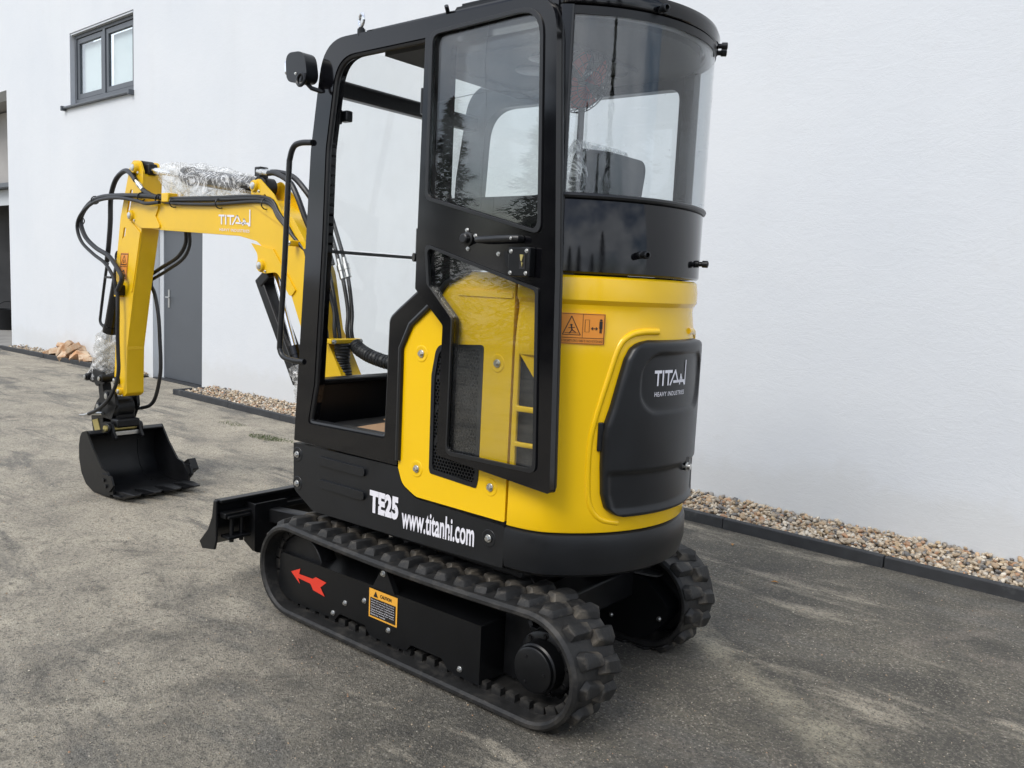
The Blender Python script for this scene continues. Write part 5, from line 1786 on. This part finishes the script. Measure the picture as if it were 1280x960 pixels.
# loop standing up behind the arm head
hose([(3.575, -.01, 1.53), (3.53, .0, 1.62), (3.50, .0, 1.79), (3.49, .0, 1.95), (3.44, .0, 2.045), (3.36, .005, 2.095), (3.24, .02, 2.115), (3.15, .03, 2.09), (3.08, .035, 2.045)], .016)
fitting((3.08, .035, 2.045), (3.00, .03, 1.985))
hose([(3.00, .03, 1.985), (2.95, .03, 1.965), (2.86, .03, 1.94), (2.74, .03, 1.925)], .016)
# big loop round the arm
hose([(2.78, .035, 1.93), (2.97, .045, 1.945), (3.28, .05, 1.955), (3.54, .05, 1.95), (3.73, .045, 1.90), (3.85, .04, 1.81), (3.80, .035, 1.70), (3.63, .04, 1.62), (3.42, .05, 1.565), (3.27, .06, 1.48), (3.22, .06, 1.42), (3.28, .06, 1.345)], .0155)
hose([(2.76, .05, 1.90), (2.90, .06, 1.895), (3.02, .06, 1.915), (3.28, .065, 1.94), (3.56, .065, 1.925), (3.77, .06, 1.86), (3.87, .055, 1.77), (3.82, .05, 1.66), (3.64, .05, 1.575), (3.45, .06, 1.515), (3.32, .065, 1.42), (3.30, .06, 1.345)], .0115)
for p in ((3.62, .045, 1.935), (3.85, .04, 1.80), (3.0, .04, 1.94), (2.80, .03, 1.925)):
    part('hose_tie', MB().torus(p, (1, 0, .2), .026, .004, 14, 5), 'gasket')
fitting((3.06, .045, 1.946), (2.92, .04, 1.938), .0135)
# along the boom, clipped on top
for k in range(3):
    y = BC + BW + .012 + .002 * k
    hose([(2.76, y - .01, 1.925 - .010 * k), (2.60, y, 1.922 - .012 * k - (.008 if k == 2 else 0)), (2.19, y, 1.914 - .012 * k - (.014 if k == 2 else 0)), (1.69, y, 1.902 - .013 * k), (1.56, y, 1.815 - .012 * k), (1.45, y - .01, 1.70), (1.36 - .012 * k, y - .03, 1.60), (1.27 - .015 * k, y - .05, 1.49)], .0095)
for x, z in ((2.62, 1.895), (2.12, 1.878), (1.68, 1.865)):
    part('hose_tie', MB().torus((x, BC + BW + .015, z), (1, 0, 0), .027, .0035, 14, 5), 'gasket')
part('hose_bracket', MB().box(2.66, 2.74, BC + .02, BC + BW + .03, 1.90, 1.955), 'yellow_boom', bev=.006)
# from the arm cylinder over the bend
fitting((1.86, BC + .0, 2.055), (1.745, BC, 2.045), .015)
fitting((1.83, BC + .03, 2.05), (1.73, BC + .03, 2.035), .015)
hose([(1.745, BC, 2.045), (1.68, BC, 2.04), (1.56, BC, 2.015), (1.46, BC, 1.95), (1.39, BC - .02, 1.86), (1.33, BC - .03, 1.72), (1.25, BC - .03, 1.56)], .015)
hose([(1.73, BC + .03, 2.035), (1.66, BC + .03, 2.03), (1.54, BC + .03, 1.98), (1.47, BC + .03, 1.90), (1.42, BC + .02, 1.80), (1.36, BC, 1.68), (1.28, BC, 1.55)], .015)
# bundle down the back of the boom to the clamp
tops = [(1.262, .045, 1.50), (1.250, .015, 1.50), (1.240, -.015, 1.50), (1.235, -.05, 1.50), (1.225, -.085, 1.52), (1.235, -.118, 1.54), (1.225, -.145, 1.55)]
for k, tp in enumerate(tops):
    if k in (1, 4):
        continue
    e = (1.135 - .004 * k, .040 - .024 * k, 1.185)
    mid = ((tp[0] + e[0]) / 2 - .012 + .008 * math.sin(k * 2.1), (tp[1] + e[1]) / 2 + .01 * math.cos(k * 1.7), 1.34)
    up2 = (tp[0] + (.055 if k < 5 else .13), tp[1], tp[2] + (.13 if k < 5 else .27))
    hose([up2, tp, mid, (e[0] + .012, e[1], 1.24), e], .0105)
    if k in (0, 5, 6):
        fitting((tp[0] + .02, tp[1], tp[2] + .05), (tp[0] - .02, tp[1], tp[2] - .05), .017)
hose([(1.16, .06, 1.47), (1.205, .06, 1.36), (1.20, .055, 1.26), (1.17, .05, 1.19)], .011)
part('hose_clamp', MB().box(1.07, 1.15, -.135, .065, 1.168, 1.192), 'yellow_boom', bev=.005)
part('hose_clamp', MB().box(1.40, 1.43, -.19, .075, 1.645, 1.675), 'yellow_boom', bev=.005)
for y in (.05, -.12):
    bolt(boom, (1.068, y, 1.18), (-1, 0, 0), 1.0)
bolt(boom, (1.41, .077, 1.66), (0, 1, 0), 1.0)
def corrugated(pts, r):
    path = smooth_path(pts, 14)
    L_ = [0]
    for a, b in zip(path, path[1:]):
        L_.append(L_[-1] + (b - a).length)
    rad = [r * (1 + .07 * math.sin(l * 2 * math.pi / .016)) for l in L_]
    return part('corrugated_hose', MB().tube(path, rad, 18), 'corrugated')
corrugated([(1.10, -.03, 1.165), (1.10, -.03, 1.13), (1.10, -.03, 1.07), (1.08, -.03, 1.01), (1.06, -.03, .95), (1.04, -.03, .88)], .040)
corrugated([(1.07, -.085, 1.165), (1.03, -.085, 1.14), (.96, -.09, 1.115), (.88, -.10, 1.098), (.80, -.11, 1.085), (.74, -.12, 1.05), (.70, -.12, .98)], .034)
# auxiliary lines at the coupler
hose([(3.29, .055, 1.345), (3.275, .062, 1.20), (3.28, .062, 1.05), (3.275, .062, .92), (3.265, .065, .82), (3.295, .068, .72), (3.39, .072, .61), (3.53, .078, .525), (3.66, .085, .475)], .0125)
part('hose_fitting', MB().tube([(3.66, .085, .475), (3.70, .086, .462), (3.80, .088, .45)], [.012, .010, .003], 10), 'zinc')
part('valve', MB().box(3.27, 3.34, BC + AW + .0, BC + AW + .045, 1.31, 1.38), 'black_steel', bev=.006)
part('valve', MB().box(3.22, 3.30, BC - AW - .05, BC - AW, 1.36, 1.44), 'black_steel', bev=.006)
hose([(2.785, -.14, 1.74), (2.80, -.145, 1.66), (2.90, -.15, 1.58), (3.08, -.15, 1.515), (3.23, -.14, 1.455)], .0125)
hose([(2.76, -.15, 1.74), (2.77, -.155, 1.65), (2.86, -.16, 1.565), (3.05, -.16, 1.49), (3.24, -.15, 1.42)], .0105)
hose([(3.25, -.14, 1.40), (3.20, -.15, 1.33), (3.15, -.15, 1.19), (3.13, -.15, 1.02), (3.12, -.15, .84), (3.15, -.15, .72), (3.20, -.15, .62), (3.27, -.15, .565), (3.37, -.145, .535)], .0125)
part('hose_fitting', MB().tube([(3.37, -.145, .535), (3.43, -.142, .525), (3.50, -.135, .515)], [.012, .014, .012], 10), 'zinc')
